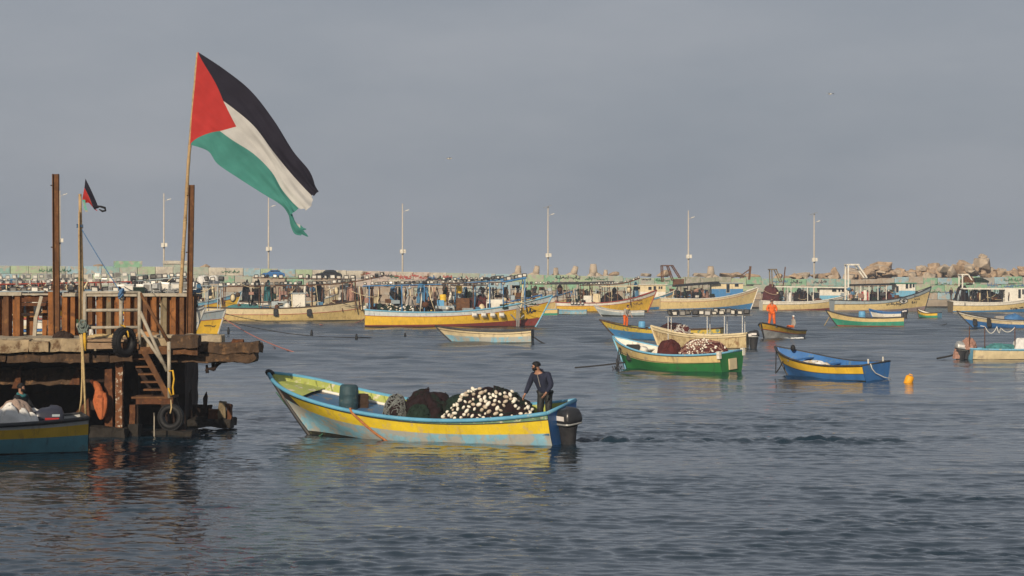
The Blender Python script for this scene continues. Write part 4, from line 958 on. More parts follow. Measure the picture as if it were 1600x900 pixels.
person("man in grey top and orange oilskin trousers bending at the bow of the blue boat", b10.w(b10.at(978), .1, .80), R(40), dict(spine=(0, -.04, 1.1), chest=(0, -.12, 1.30), neck=(0, -.18, 1.45), jaw=(0, -.2, 1.52), head=(0, -.23, 1.60), crown=(0, -.22, 1.67), shL=(.17, -.12, 1.37), elL=(.22, -.20, 1.10), wrL=(.2, -.34, .90), shR=(-.17, -.12, 1.37), elR=(-.22, -.2, 1.10), wrR=(-.2, -.34, .90)), M_greycloth, M_orange, scarf=M_yellow).scale = (1.15, 1.15, 1.0)
b11 = Boat("fishing_boat", "weathered cream boat carrying a frame of floodlights between blue and green boats", "fishing boat", 1168, 545, 1017, 13, .98, .84, 1.42, 2.0, [(.08, M_slime), (.80, paint('stained_cream_paint', (.58, .46, .25), (.30, .18, .08), .45, (.20, .10, .04), .6)), (1, M_cream)], M_cream, .055, M_cream, M_timber_dark, rake=.12, lines=((.80, M_timber_dark, .016),))
rack(b11, 1040, 1172, 495, 493, 13, M_lampgrey, (1044, 1105, 1132, 1160), 1.1, .62, ((0, .22), (-.5, .3)), 0, .4, FL_DARK, .05, gaps=.2, seed=5)
heap(b11, b11.at(1066), .2, .75, .5, .4, .7, M_net_maroon, "tangled red and white net heap on the weathered cream boat", seed=51, cords=(M_rope_white, 40, .022), lump=.3)
outboard(b11, -.05, 0, .6, 1.0, M_plastic_black)
b12 = Boat("fishing_boat", "green and cream boat loaded with maroon nets in front of the lamp frame boat", "fishing boat", 1144, 582.5, 960, 44, .97, .84, 1.56, 2.0, [(.03, M_slime), ((.56, .50), M_green), (.93, M_creamy), (1, M_skyblue)], M_skyblue, .05, M_white, M_skyblue, rake=.14, stern=.9, transom=M_green, lines=((.57, M_timber_dark, .015), (.93, M_timber_dark, .012)), heel=R(-4))
MB().box((-.06, .0, .42), (.06, .55, .5)).build("transom_pad", M_cream, b12.root)
for yy in (.88, -.88): MB().box((.02, yy, .9), (.16, .16, .34)).build("corner_post", M_white, b12.root)
b = b12
crate(b.w(b.at(992), .1, .45), (.62, .6, .75), M_wader, "grey brown fish box in the bow of the green boat")
barrel(b.w(b.at(1003, .3), .3, .45), .2, .68, M_white, "pale round bucket leaning beside the grey box in the green boat", None, (.3, .2, 0))
heap(b, b.at(1047), 0, .4, .70, .62, 1.02, M_net_maroon, "rounded maroon net bundle in the middle of the green boat", seed=61, cords=(M_net_maroon, 40, .014), lump=.12)
heap(b, b.at(1100), .0, .55, 1.45, .78, .92, M_net_maroon, "spread of maroon netting with small white and red floats in the green boat", seed=63, cords=(M_net_pink, 80, .016), floats=85, fsize=.07, side=math.pi / 2, flo=(.08, .9), lump=.16)
rope(sag(b.w(b.at(970), 0, 1.2), P(963, 575, 106), .0), .03, M_rope_dark, "first dark line dropping from the green boat's bow to its anchor bundle")
rope(sag(b.w(b.at(976), .2, 1.1), P(966, 572, 106), .0), .03, M_rope_dark, "second dark line dropping from the green boat's bow to its anchor bundle")
rope(sag(P(977, 566, 106), P(898, 574.5, 106), .02), .035, M_rope_dark, "long dark mooring rope running left from the green boat")
an = thing("anchor", "dark folding anchor hanging with ropes below the green boat's bow", "anchor", P(964, 571, 106))
MB().tube([(0, 0, -.3), (0, 0, .3)], .05, 8).build("shank", M_dark, an)
for k in range(4):
    a = k * 1.57 + .4; MB().tube([(0, 0, -.26), (.16 * math.cos(a), .16 * math.sin(a), -.22), (.25 * math.cos(a), .25 * math.sin(a), -.02)], [.045, .04, .02], 7).build("fluke", M_dark, an)
b13 = Boat("rowing_boat", "empty blue boat with bright yellow stripe and blue transom near the orange buoy", "boat", 1370, 593, 1213, 46, .70, .64, 1.30, 2.15, [(.05, M_slime), (.46, M_blue), ((.90, .93), M_yellow), (1, M_black_rail)], M_black_rail, .045, M_blue, M_grey, rake=.17, stern=.93, tm=.3, transom=M_blue, lines=((.47, M_black_rail, .012),), bowpow=1.8, heel=R(-4))
MB().ell((b13.L * .86, -.3, 1.22), (.12, .1, .16), 10, 7).build("rope_ball", M_black, b13.root)
for yy in (.5, -.55): MB().box((.03, yy, .78), (.05, .05, .3)).build("oar_post", M_white, b13.root)
heap(b13, b13.at(1275), .1, .35, .9, .4, .35, M_sack, "pale nets and cloth lying inside the empty blue boat", seed=71, cords=(M_rope_tan, 40, .014), lump=.3)
rope(sag(b13.w(b13.L * .99, 0, 1.15), P(1212, 583, 98), 0), .028, M_rope_dark, "vertical dark bow line of the blue and yellow boat")
rope(sag(P(1212, 583, 98), b13.w(b13.L * .9, .1, .75), .05), .028, M_rope_dark, "slanting dark bow line of the blue and yellow boat")
rope([b13.w(-.04, .45, .72), b13.w(-.08, .40, .5), b13.w(-.1, .2, .3), b13.w(-.15, -.3, .08), b13.w(-.3, -.6, -.02)], .022, M_rope_white, "white rope hanging down the blue transom")
bu = thing("buoy", "small tilted orange yellow buoy floating right of the blue boat", "buoy", P(1418, 600, 93)); bu.rotation_euler = (.1, .32, 0)
MB().lathe([(.0, -.12), (.15, -.12), (.175, -.06), (.18, .12), (.175, .3), (.13, .36), (.0, .36)], 20).build("drum", M_buoy, bu)
MB().tube([(-.07, 0, .36), (-.06, 0, .42), (.06, 0, .42), (.07, 0, .36)], .02, 6).build("handle", M_buoy, bu)
b15 = Boat("fishing_boat", "white boat with amber bow band under way carrying a man in an orange suit", "fishing boat", 1244, 527.5, 1189, -63, .55, .58, 1.25, 2.0, [(.02, M_slime), ((.50, .62), M_grey), (1, M_amber)], M_black_rail, .05, M_grey, M_deckblue, rake=.12, tm=.25, lines=(((.51, .63), M_redline, .03),), bowpow=1.5)
b = b15
MB().box((b.L * .72, 0, .92), (1.5, 1.4, .05)).build("foredeck", M_deckblue, b.root)
person("person in a full orange suit standing in the bow of the white and amber boat", b.w(b.L * .70, .0, .95), R(8), dict(elL=(.26, .0, 1.14), wrL=(.2, -.14, .98), elR=(-.26, 0, 1.14), wrR=(-.2, -.14, .98), hipL=(.1, 0, .9), anL=(.16, .02, .09), toL=(.18, -.14, .04), anR=(-.16, .02, .09), toR=(-.18, -.14, .04)), M_orange, M_orange, hood=M_orange, sc=1.06).scale = (1.42, 1.35, 1.08)
person("helmsman in pale cap and orange trousers crouching at the white and amber boat's stern", b.w(.6, 0, -.05), R(-70), dict(hipL=(.1, -.08, .88), knL=(.12, -.45, .95), anL=(.12, -.45, .5), toL=(.12, -.6, .46), hipR=(-.1, -.08, .88), knR=(-.12, -.45, .95), anR=(-.12, -.45, .5), toR=(-.12, -.6, .46)), M_greycloth, M_orange, cap=M_sack)
fo = MB()
for i in range(46):
    a = rnd.uniform(0, 1); x = lerp(b.L * .84, b.L * .25, a); fo.ell(b.w(x, (1 if rnd.random() < .75 else -1) * (.15 + .85 * a ** .6 + rnd.uniform(-.05, .25)), .02), (rnd.uniform(.08, .28), rnd.uniform(.06, .16), rnd.uniform(.02, .09)), 7, 5)
fo.build("foam", mat('foam', (.75, .75, .73), .8, 0, .1), None, kind="stuff")
b16 = Boat("rowing_boat", "bright sea green boat with cream yellow top strake and a blue drum inside", "boat", 1412, 510, 1290, 8, .88, .78, 1.55, 1.9, [(.08, M_redline), ((.56, .52), M_seagreen), (1, M_creamy)], M_black_rail, .055, M_seagreen, M_timber_dark, rake=.2, lines=())
barrel(b16.w(b16.at(1347), -.2, .45), .33, .95, M_barrelblue, "blue drum lying in the sea green boat")
b17 = Boat("rowing_boat", "small white hulled boat with dark blue bow and stern engine near the eye painting", "boat", 1409, 497, 1358, 18, .72, .66, 1.05, 1.5, [(.14, M_slime), (.72, M_white), (1, M_blue)], M_blue, .06, M_grey, M_timber_dark, rake=.15)
outboard(b17, -.05, 0, .5, 1.0, M_plastic_navy)
b18 = Boat("rowing_boat", "tiny yellow and teal boat with turquoise transom right of the eye boat", "boat", 1468, 497, 1433, 34, .62, .56, 1.1, 1.6, [(.10, M_slime), (.5, M_seagreen), (1, M_yellow)], M_timber_dark, .05, M_white, M_timber_dark, rake=.13, transom=M_skyblue)
b19 = Boat("fishing_boat", "cream and blue boat with black rubber fenders and blue tarpaulin at right edge", "fishing boat", 1665, 513, 1495, 6, .85, .72, 1.55, 2.1, [(.06, M_slime), ((.42, .55), M_blue), (.82, M_cream), (1, M_white)], M_black_rail, .05, M_white, M_timber_dark, rake=.2, lines=((.83, M_timber_dark, .02),))
for u_ in (1525, 1546): 
    p = b19.surf(b19.at(u_, .9), .62, 1, .12); MB().box(p, (.40, .16, .62 if u_ < 1530 else .85)).build("rubber_fender", M_black, b19.root, bevel=.05)
heap(b19, b19.at(1583), 0, .5, 1.1, .7, .75, mat('blue_tarpaulin', (.05, .15, .32), .5), "blue tarpaulin bundle in the cream and blue boat at right edge", "tarpaulin", "tarpaulin", 81, lump=.15)
crate(b19.w(b19.at(1561), .2, .55), (.75, .6, .55), M_greycloth, "grey box under cloth left of the blue tarpaulin")
b20 = Boat("fishing_boat", "cream boat cut off by the right edge with thin upright poles and pink net", "fishing boat", 1514, 562, 1730, 5, .60, .55, 1.3, 2.1, [(.10, M_slime), (.88, M_cream), (1, M_skyblue)], M_skyblue, .05, M_skyblue, M_timber_dark, rake=.15, lines=(), bowpow=3)
b = b20
outboard(b, -.08, .1, .35, 1.0, M_lampgrey, tilt=.15)
for u_ in (1513, 1537, 1584): MB().tube([(b.at(u_), -.2, .3), (b.at(u_), -.2, b.z(u_, 510))], .025, 6).build("pole", M_rust, b.root)
rope([b.w(b.at(1530), -.2, b.z(1530, 509)), b.w(b.at(1537), -.2, b.z(1537, 510))] + sag(b.w(b.at(1538), -.2, b.z(1538, 511)), b.w(b.at(1556), -.2, b.z(1556, 510)), .35)[1:] + sag(b.w(b.at(1556), -.2, b.z(1556, 510)), b.w(b.at(1560), -.2, b.z(1560, 520)), .1) + sag(b.w(b.at(1562), -.2, b.z(1562, 512)), b.w(b.at(1584), -.2, b.z(1584, 511)), .25), .022, M_rope_white, "pale looped line strung between the thin poles at right edge")
heap(b, b.at(1514), .1, .55, .42, .36, .60, M_net_pink, "pink brown net bundle on the stern at right edge", seed=91, cords=(M_net_pink, 50, .014), lump=.2)
heap(b, b.at(1499), .2, .05, .30, .26, .62, M_net_pink, "brown cloth wrapped over the outboard at right edge", "cloth", "cloth", 93, lump=.25)
heap(b, b.at(1565), .1, .35, 1.2, .6, .48, M_net_teal, "teal net spread in the cream boat at right edge", seed=95, lump=.2)
heap(b, b.at(1597), .1, .35, .6, .6, .75, M_sack, "white and teal cloth heap at the far right of the cream boat", "cloth", "cloth", 97, lump=.25)
rope(sag(P(1496, 553, 121), P(1464, 560, 122), .02), .05, M_rope_dark, "dark mooring rope left of the cream boat at right edge")
rope(sag(P(1393, 506, 214), P(1480, 506, 214), .35, 20), .035, M_rope_dark, "slack mooring line between the sea green and the right edge boats")
rope(sag(P(1300, 488, 211), P(1288, 509, 212), 0), .04, M_rope_tan, "bow line hanging from the sea green boat")
b32 = Boat("rowing_boat", "low grey white dinghy with raised bow in front of the amber named boat", "boat", 1007, 494.5, 928, 6, .72, .66, 1.35, 1.6, [(.20, M_slime), (.72, M_greyblue), (1, M_white)], M_grey, .05, M_grey, M_timber_dark, rake=.22, tm=.3)
b33 = Boat("rowing_boat", "low faded turquoise boat beside the amber named boat's stern", "boat", 917, 492, 868, 5, .65, .6, .72, 1.6, [(.16, M_slime), (.7, M_ltblue), (1, M_skyblue)], M_greyblue, .05, M_grey, M_timber_dark, rake=.08)
b34 = Boat("rowing_boat", "stubby cream and sea green boat behind the large yellow bow", "boat", 872, 493, 830, 10, .8, .74, .9, 1.6, [(.4, M_seagreen), (1, M_creamy)], M_skyblue, .05, M_grey, M_timber_dark, rake=.08)
# ------------------------------------------------------------------ pier
D0 = 60.0
pier = thing("pier", "old timber and concrete pier with broken right end, dark underneath", "pier", (0, 0, 0))
def pb(name, u0, u1, v0, v1, d0, d1, m, amp=.03, cell=.11, seed=0, irr=0, parent=None, label=None):
    a, c = P(u0, v1, d0), P(u1, v0, d0); o = rough_box(a.x, c.x, d0, d1, a.z, c.z, cell, amp, seed, irr).build(name, m, parent or pier)
    if label: o['label'] = label
    return o
ZT = P(0, 530, D0).z
for i, (x0, x1) in enumerate(((-22, -17.2), (-17.2, -13.6), (-13.6, -11.3), (-11.3, -9.35))): rough_box(x0, x1 - .03, 60.35, 65.5, ZT - .32, ZT + .004 * i, .2, .02, i).build("deck_slab", M_concrete, pier)
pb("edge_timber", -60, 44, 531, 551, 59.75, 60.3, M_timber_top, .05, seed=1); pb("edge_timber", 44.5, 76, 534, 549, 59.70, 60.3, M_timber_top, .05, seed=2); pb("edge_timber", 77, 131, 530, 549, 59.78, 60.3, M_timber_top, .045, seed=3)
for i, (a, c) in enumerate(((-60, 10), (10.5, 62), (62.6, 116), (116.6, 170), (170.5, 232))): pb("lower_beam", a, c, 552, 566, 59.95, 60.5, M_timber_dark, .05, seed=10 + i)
for i in range(5): pb("platform_board", 131 + i * .0, 216, 531.0 - i * 1.15, 534.0 - i * 1.15, 59.5 + i * .32, 59.79 + i * .32, M_boards, .012, .2, 20 + i)
pb("platform_fascia", 131, 184, 535.5, 545, 59.48, 59.6, M_boards, .012, seed=27); pb("platform_fascia", 184.5, 216, 536.5, 545, 59.48, 59.6, M_rust_brown, .012, seed=28)
pb("edge_timber", 218, 273, 529, 545, 59.85, 60.5, M_timber_top, .06, seed=4); pb("edge_log", 268, 310, 525, 542, 59.5, 60.1, M_timber_dark, .07, .08, 5); pb("lower_beam", 216, 309, 542.5, 553, 59.6, 60.3, M_rust_brown, .06, .08, 6)
pb("concrete_curb", 240, 346, 523.5, 536, 60.6, 61.4, M_concrete, .05, .1, 7); pb("broken_beam", 296, 405, 536, 551, 60.0, 60.9, M_timber_dark, .055, .07, 8, .10); pb("broken_beam", 250, 398, 551, 566, 60.05, 60.9, M_timber_dark, .055, .07, 9, .12)
pb("loose_lump", 362, 378, 531, 538, 60.2, 60.6, M_rust, .05, .06, 30)
# under the deck: dark rear wall, side wall, posts, cross beam, footings
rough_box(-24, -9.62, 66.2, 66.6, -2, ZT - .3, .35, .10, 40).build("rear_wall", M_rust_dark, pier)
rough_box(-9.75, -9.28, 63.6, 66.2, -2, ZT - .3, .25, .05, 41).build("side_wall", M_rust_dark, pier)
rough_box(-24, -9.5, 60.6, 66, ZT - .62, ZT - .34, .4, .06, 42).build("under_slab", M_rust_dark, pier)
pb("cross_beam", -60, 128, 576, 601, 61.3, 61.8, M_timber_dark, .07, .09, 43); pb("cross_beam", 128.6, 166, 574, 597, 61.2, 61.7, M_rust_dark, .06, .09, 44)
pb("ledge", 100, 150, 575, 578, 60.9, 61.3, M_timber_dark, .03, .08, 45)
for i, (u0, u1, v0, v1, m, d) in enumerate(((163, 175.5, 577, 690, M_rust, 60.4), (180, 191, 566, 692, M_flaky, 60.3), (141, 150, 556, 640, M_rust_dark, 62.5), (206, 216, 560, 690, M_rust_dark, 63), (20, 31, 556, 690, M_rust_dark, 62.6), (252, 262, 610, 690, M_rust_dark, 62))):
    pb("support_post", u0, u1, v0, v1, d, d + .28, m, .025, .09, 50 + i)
def wedge(u0, v0, u1, v1, u2, v2, d, th, m, name="gusset"):
    a, c, e = P(u0, v0, d), P(u1, v1, d), P(u2, v2, d); q = Vector((0, th, 0)); mb = MB(); mb.add([a, c, e, a + q, c + q, e + q], [(0, 1, 2), (5, 4, 3), (0, 3, 4, 1), (1, 4, 5, 2), (2, 5, 3, 0)]); mb.build(name, m, pier)
wedge(18, 607, 32, 571, 32, 607, 61.1, .25, M_rust); wedge(108, 601, 124, 567, 124, 601, 61.1, .25, M_rust); wedge(113, 650, 138, 622, 140, 652, 60.8, .25, M_rust)
pb("footing", 138, 196, 669, 690, 60.0, 60.9, M_rockdark, .06, .09, 60); pb("footing", 200, 216, 664, 690, 60.4, 61, M_rockdark, .05, .09, 61); pb("footing", 196, 300, 674, 694, 61.2, 62.5, M_rockdark, .06, .12, 62)
pb("rust_stub", 202, 210, 632, 664, 60.6, 60.9, M_rust, .03, .07, 63)
pb("drain_pipe", 240, 241.5, 645, 682, 60.5, 60.56, M_rail, .004, .1, 64)
# corroded rods under the broken beam
hm = MB(); hm.tube([P(322, 580, 60.4), P(325, 576, 60.4), P(333, 577, 60.4), P(339, 570, 60.4), P(346, 566, 60.4)], [.05, .03, .06, .05, .03], 6); hm.tube([P(324, 583, 60.4), P(323, 570, 60.4)], [.05, .03], 6); hm.tube([P(334, 579, 60.4), P(333, 566, 60.4)], [.06, .05], 6); hm.build("hanging_scrap", M_rust_dark, pier)
# sunken dock fragment right of the stair
fr = thing("dock_fragment", "rusty broken dock fragment lying in the water right of the pier stairs", "wreckage", (0, 0, 0))
for nm, a, m in (("ledge", (292, 361, 655, 668, 63.0, 64.2), M_rockdark), ("rust_plate", (296, 330, 633, 656, 63.5, 63.7), M_rust_dark), ("rust_block", (324, 344, 640, 656, 63.2, 63.7), M_rust), ("grey_block", (341, 352, 629, 655, 63.1, 63.6), M_rust_grey), ("rust_block", (352.5, 360, 632, 655, 63.2, 63.6), M_rust)):
    o = pb(nm, *a, m, .07, .08, len(nm) + int(a[0]), parent=fr)
for pts in ([(318, 645), (317, 622), (322, 612), (324, 620), (322, 645)], [(294, 655), (295, 615), (299, 607), (300, 640), (300, 655)]):
    q0 = [P(u, v, 63.3) for u, v in pts]; mb = MB(); n_ = len(q0); mb.add(q0 + [p + Vector((0, .12, 0)) for p in q0], [tuple(range(n_))[::-1], tuple(range(n_, 2 * n_))] + [(i, (i + 1) % n_, (i + 1) % n_ + n_, i + n_) for i in range(n_)]); mb.build("jagged_stub", M_rust_dark, fr)
mb = MB(); mb.bar(P(272, 620, 61.5), P(292, 688, 61.6), .12, .16); mb.bar(P(270, 628, 61.6), P(285, 690, 61.7), .1, .1); mb.build("slanting_strut", M_rust_dark, fr)
# sheet pile parapet
spw = thing("sheet_pile_wall", "rusty sheet pile parapet along the back of the pier with a gap at left", "wall", (0, 0, 0))
DS = 63.6; sS = DS / FPX; zb_ = P(0, 525, DS).z - .02; zt_ = P(0, 462, DS).z
def pile_mesh(m, w):
    prof = [(0, .20), (.16 * w, .20), (.34 * w, .0), (.80 * w, .0), (.96 * w, .20), (1.0 * w, .20)]; mb = MB(); t = .014
    f = [(x, y) for x, y in prof]; bk = [(x, y + t * 2) for x, y in prof][::-1]; ring = f + bk; n = len(ring)
    vs = [(x, y, z) for z in (zb_, zt_) for x, y in ring]; mb.add(vs, [(i, (i + 1) % n, (i + 1) % n + n, i + n) for i in range(n)] + [tuple(range(n, 2 * n))]); return mb.mesh("sheet_pile", m)
us = [-34, -17, 0, 17] ; ul = [78.5, 93] + [62 + 14.3 * k for k in range(3, 17)]
PM = {}
def put_pile(u, w, m, d=DS):
    k = (m.name, round(w, 3))
    if k not in PM: PM[k] = pile_mesh(m, w)
    p = P(u, 500, d); o = obj("sheet_pile", PM[k], spw, (p.x, d, 0)); o.rotation_euler = (rnd.uniform(-.006, .006), rnd.uniform(-.006, .006), rnd.uniform(-.03, .03)); return o
seq = [M_rust_orange, M_rust_orange, M_rust_orange, M_rust_orange, M_rust_brown, M_rust_orange, M_rust_grey, M_rust_orange, M_rust_orange, M_rust_brown, M_rust_brown, M_rust_orange, M_rust_grey, M_rust_orange, M_rust_brown, M_rust_brown, M_rust_grey, M_rust_orange]
for i, u in enumerate(us): put_pile(u, 17 * sS, M_rust_orange if i % 2 else M_rust_brown)
for i, u in enumerate(ul):
    if u < 293: put_pile(u, 14.2 * sS, seq[i % len(seq)])
pb("cap_rail", -60, 33, 456.5, 462, DS - .06, DS + .26, M_rail, .008, .2, 70, parent=spw); pb("cap_rail", 33.4, 77, 458.5, 461, DS - .02, DS + .2, M_rail, .006, .2, 71, parent=spw); pb("cap_rail", 97, 292, 458.2, 463.2, DS - .06, DS + .26, M_rail, .008, .2, 72, parent=spw)
pb("waler", 33, 76, 461.5, 472, DS + .1, DS + .16, M_rust, .004, .2, 73, parent=spw); pb("waler", 33, 76, 473, 478, DS + .1, DS + .16, M_rust, .004, .2, 74, parent=spw); pb("waler", 33, 74, 489, 493.5, DS + .1, DS + .18, M_rust_dark, .006, .2, 75, parent=spw)
pb("gap_post", 75, 82.5, 456, 526, DS - .12, DS + .05, M_rust_orange, .008, .15, 76, parent=spw); pb("gap_plate", 41, 52, 478, 525, DS + .5, DS + .56, M_rust_orange, .008, .2, 77, parent=spw); pb("gap_plate", 66, 74, 476, 525, DS + .4, DS + .46, M_rust_orange, .008, .2, 78, parent=spw)
mb = MB(); mb.bar(P(65, 463, DS - .25), P(56, 497, DS - .25), .09, .07); mb.bar(P(56, 495, DS - .25), P(54, 525, DS - .25), .10, .08); mb.build("leaning_plank", M_rail, None, label="weathered grey plank leaning in the gap of the sheet pile wall", category="plank")
# tall rusty posts
def hpost(u0, v0, u1, v1, d, w, m, label):
    a, c = P(u0, v0, d), P(u1, v1, d); r = thing("steel_post", label, "post", c); h = a - c; mb = MB()
    for x in (-w / 2, w / 2): mb.bar((x, 0, 0), h + Vector((x, 0, 0)), .02, w)
    mb.bar((0, 0, 0), h, w, .02); mb.build("beam", m, r)
    for q in (.93, .55, .3): MB().box(h * q + Vector((-w / 2 - .03, -.02, 0)), (.06, .05, .03)).build("bolt", M_rust_dark, r)
hpost(87, 272, 88.5, 526, 62.4, .155, M_rust_brown, "tallest rusty steel post on the left, standing at the gap of the parapet")
hpost(299.5, 289, 295.5, 523, 63.2, .135, M_rust_brown, "shorter rusty steel post at the right end of the parapet beside the flagpole")
# flagpole with the big flag
dF = 64.3
fp = thing("flag_pole", "tall leaning bamboo like flagpole carrying the big flag at the pier's right end", "flag pole", P(279, 522, dF))
o0 = P(279, 522, dF); pts = [P(u, v, dF) - o0 for u, v in ((279, 522), (281, 480), (284, 430), (289, 350), (294, 260), (297, 222), (303, 150), (309, 82))]
pts = [a.lerp(c, k / 5) for a, c in zip(pts, pts[1:]) for k in range(5)] + [pts[-1]]
MB().tube(pts, [.058 - .020 * i / len(pts) + (.008 if i % 3 == 0 else 0) for i in range(len(pts))], 8).build("pole", M_wood, fp)
for q in (4, 8, 12, 15): MB().tube([pts[q] + Vector((.05 * math.cos(a), .05 * math.sin(a), .01 * a)) for a in np.linspace(0, 12, 24)], .012, 5).build("binding", M_rope_tan, fp)
def cat_(pts, t):
    n = len(pts) - 1; x = t * n; i = min(int(x), n - 1); f = x - i; p = [pts[max(0, min(n, i + k))] for k in (-1, 0, 1, 2)]
    return tuple(.5 * (2 * p[1][c] + (p[2][c] - p[0][c]) * f + (2 * p[0][c] - 5 * p[1][c] + 4 * p[2][c] - p[3][c]) * f * f + (-p[0][c] + 3 * p[1][c] - 3 * p[2][c] + p[3][c]) * f ** 3) for c in (0, 1))
def flag_mat():
    m = bpy.data.materials.new('flag_cloth'); m.use_nodes = True; t = m.node_tree; N = t.nodes; N.clear(); l = t.links.new
    o = N.new('ShaderNodeOutputMaterial'); d = N.new('ShaderNodeBsdfDiffuse'); tr = N.new('ShaderNodeBsdfTranslucent'); ms = N.new('ShaderNodeMixShader'); ms.inputs[0].default_value = .30
    l(d.outputs[0], ms.inputs[1]); l(tr.outputs[0], ms.inputs[2]); l(ms.outputs[0], o.inputs[0])
    uv = N.new('ShaderNodeUVMap'); uv.uv_map = 'cloth'; sx = N.new('ShaderNodeSeparateXYZ'); l(uv.outputs[0], sx.inputs[0])
    r = N.new('ShaderNodeValToRGB'); r.color_ramp.interpolation = 'CONSTANT'; e = r.color_ramp.elements; e[0].color = (.034, .031, .044, 1); e[1].position = 1 / 3; e[1].color = (.66, .64, .60, 1); q = e.new(2 / 3); q.color = (.085, .30, .255, 1)
    l(sx.outputs[1], r.inputs[0])
    def M_(op, a, b_):
        n = N.new('ShaderNodeMath'); n.operation = op
        for i, x in enumerate((a, b_)):
            if isinstance(x, (int, float)): n.inputs[i].default_value = x
            else: l(x, n.inputs[i])
        return n.outputs[0]
    k = M_('ABSOLUTE', M_('SUBTRACT', sx.outputs[1], .5), 0); lim = M_('MULTIPLY', M_('SUBTRACT', 1.0, M_('MULTIPLY', k, 2.0)), .36)
    isr = M_('MAXIMUM', M_('LESS_THAN', sx.outputs[0], lim), M_('LESS_THAN', sx.outputs[0], .012))
    mx_ = N.new('ShaderNodeMixRGB'); l(isr, mx_.inputs[0]); l(r.outputs[0], mx_.inputs[1]); mx_.inputs[2].default_value = (.56, .055, .050, 1)
    tcn = N.new('ShaderNodeTexCoord'); n = N.new('ShaderNodeTexNoise'); n.inputs['Scale'].default_value = 2.2; l(tcn.outputs['Object'], n.inputs['Vector'])
    rp_ = N.new('ShaderNodeValToRGB'); rp_.color_ramp.elements[0].position = .3; rp_.color_ramp.elements[0].color = (.82, .82, .82, 1); rp_.color_ramp.elements[1].position = .7; l(n.outputs[0], rp_.inputs[0])
    mu = N.new('ShaderNodeMixRGB'); mu.blend_type = 'MULTIPLY'; mu.inputs[0].default_value = 1; l(mx_.outputs[0], mu.inputs[1]); l(rp_.outputs[0], mu.inputs[2]); l(mu.outputs[0], d.inputs[0]); l(mu.outputs[0], tr.inputs[0]); return m
FLAG_M = flag_mat()
def flag(name, label, lines, d, depth, NU=90, NV=36, fray=True):
    """four rows of points (top edge, two stripe joints, bottom edge), hoist first; depth(s, t) lays the cloth in folds"""
    o0 = P(*lines[0][0], d); vs = []; uv = []
    for i in range(NU + 1):
        s_ = i / NU; c = [cat_(l_, s_) for l_ in lines]
        for j in range(NV + 1):
            t = j / NV; p = cat_(c, t) if False else None; k = min(2, int(t * 3)); f = t * 3 - k
            u, v = lerp(c[k][0], c[k + 1][0], f), lerp(c[k][1], c[k + 1][1], f)
            e_ = max(0, (s_ - .80) / .20) ** 2; u += (9 * e_ * math.sin(math.pi * f) if k == 1 else 5 * e_ * math.sin(math.pi * f) if k == 0 else 0); v += 7 * e_ * math.sin(math.pi * f) if k == 1 else 0
            if fray and s_ > .93: u += (s_ - .93) * 95 * noise.noise(Vector((t * 17, 1, 0))); v += (s_ - .93) * 80 * noise.noise(Vector((t * 17, 5, 0)))
            vs.append(P(u, v, d + depth(s_, t)) - o0); uv.append((s_, t))
    fs = [(i * (NV + 1) + j, i * (NV + 1) + j + 1, (i + 1) * (NV + 1) + j + 1, (i + 1) * (NV + 1) + j) for i in range(NU) for j in range(NV)]
    me = bpy.data.meshes.new(name); me.from_pydata([tuple(v) for v in vs], [], fs); ul_ = me.uv_layers.new(name='cloth')
    for lp in me.loops: ul_.data[lp.index].uv = uv[lp.vertex_index]
    me.polygons.foreach_set('use_smooth', [True] * len(fs)); me.materials.append(FLAG_M)
    o = obj(name, me, None, o0, label=label, category="flag"); return o
top = [(309, 81), (350, 108), (392, 142), (428, 188), (458, 236), (484, 268), (494, 296)]
l1 = [(305, 130), (335, 148), (366, 170), (398, 198), (428, 238), (456, 272), (487, 306)]
l2 = [(300, 178), (330, 195), (362, 218), (396, 240), (424, 268), (442, 298), (466, 326)]
bot = [(297, 226), (325, 236), (340, 256), (372, 278), (408, 301), (440, 321), (452, 338)]
flag("flag", "big ragged flag with black white green stripes and red triangle flying from the flagpole", [top, l1, l2, bot], dF - .06, lambda s, t: (-.30 * s + .10 * math.sin(7 * s + 5.0 * t) * s + .05 * math.sin(19 * (t - .35 * s) + 1.0) * min(1, s * 2.2) + .035 * math.sin(33 * (t + .2 * s)) * s + .012 * math.sin(61 * (t - .5 * s) + 3 * s) + .014 * noise.noise(Vector((s * 9, t * 7, 2)))))
tl = [[(450, 322), (456, 334), (462, 347), (470, 352), (474, 356)], [(453, 324), (458, 338), (463, 350), (470, 358), (474, 360)], [(450, 328), (455, 342), (458, 354), (464, 364), (472, 366)], [(449, 324), (452, 340), (454, 352), (460, 365), (470, 368)]]
ft = flag("flag_tail", "", tl, dF - .40, lambda s, t: .05 * math.sin(6 * t + 4 * s), 20, 12, False)
for lp in ft.data.uv_layers['cloth'].data: lp.uv = (.9, .55 if (lp.uv[1] < .33 and .1 < lp.uv[0] < .75) else .9)
del ft['label']; del ft['category']
big = [o for o in bpy.data.objects if o.name == "flag"][0]; ft.parent = big; ft.location = ft.location - big.location
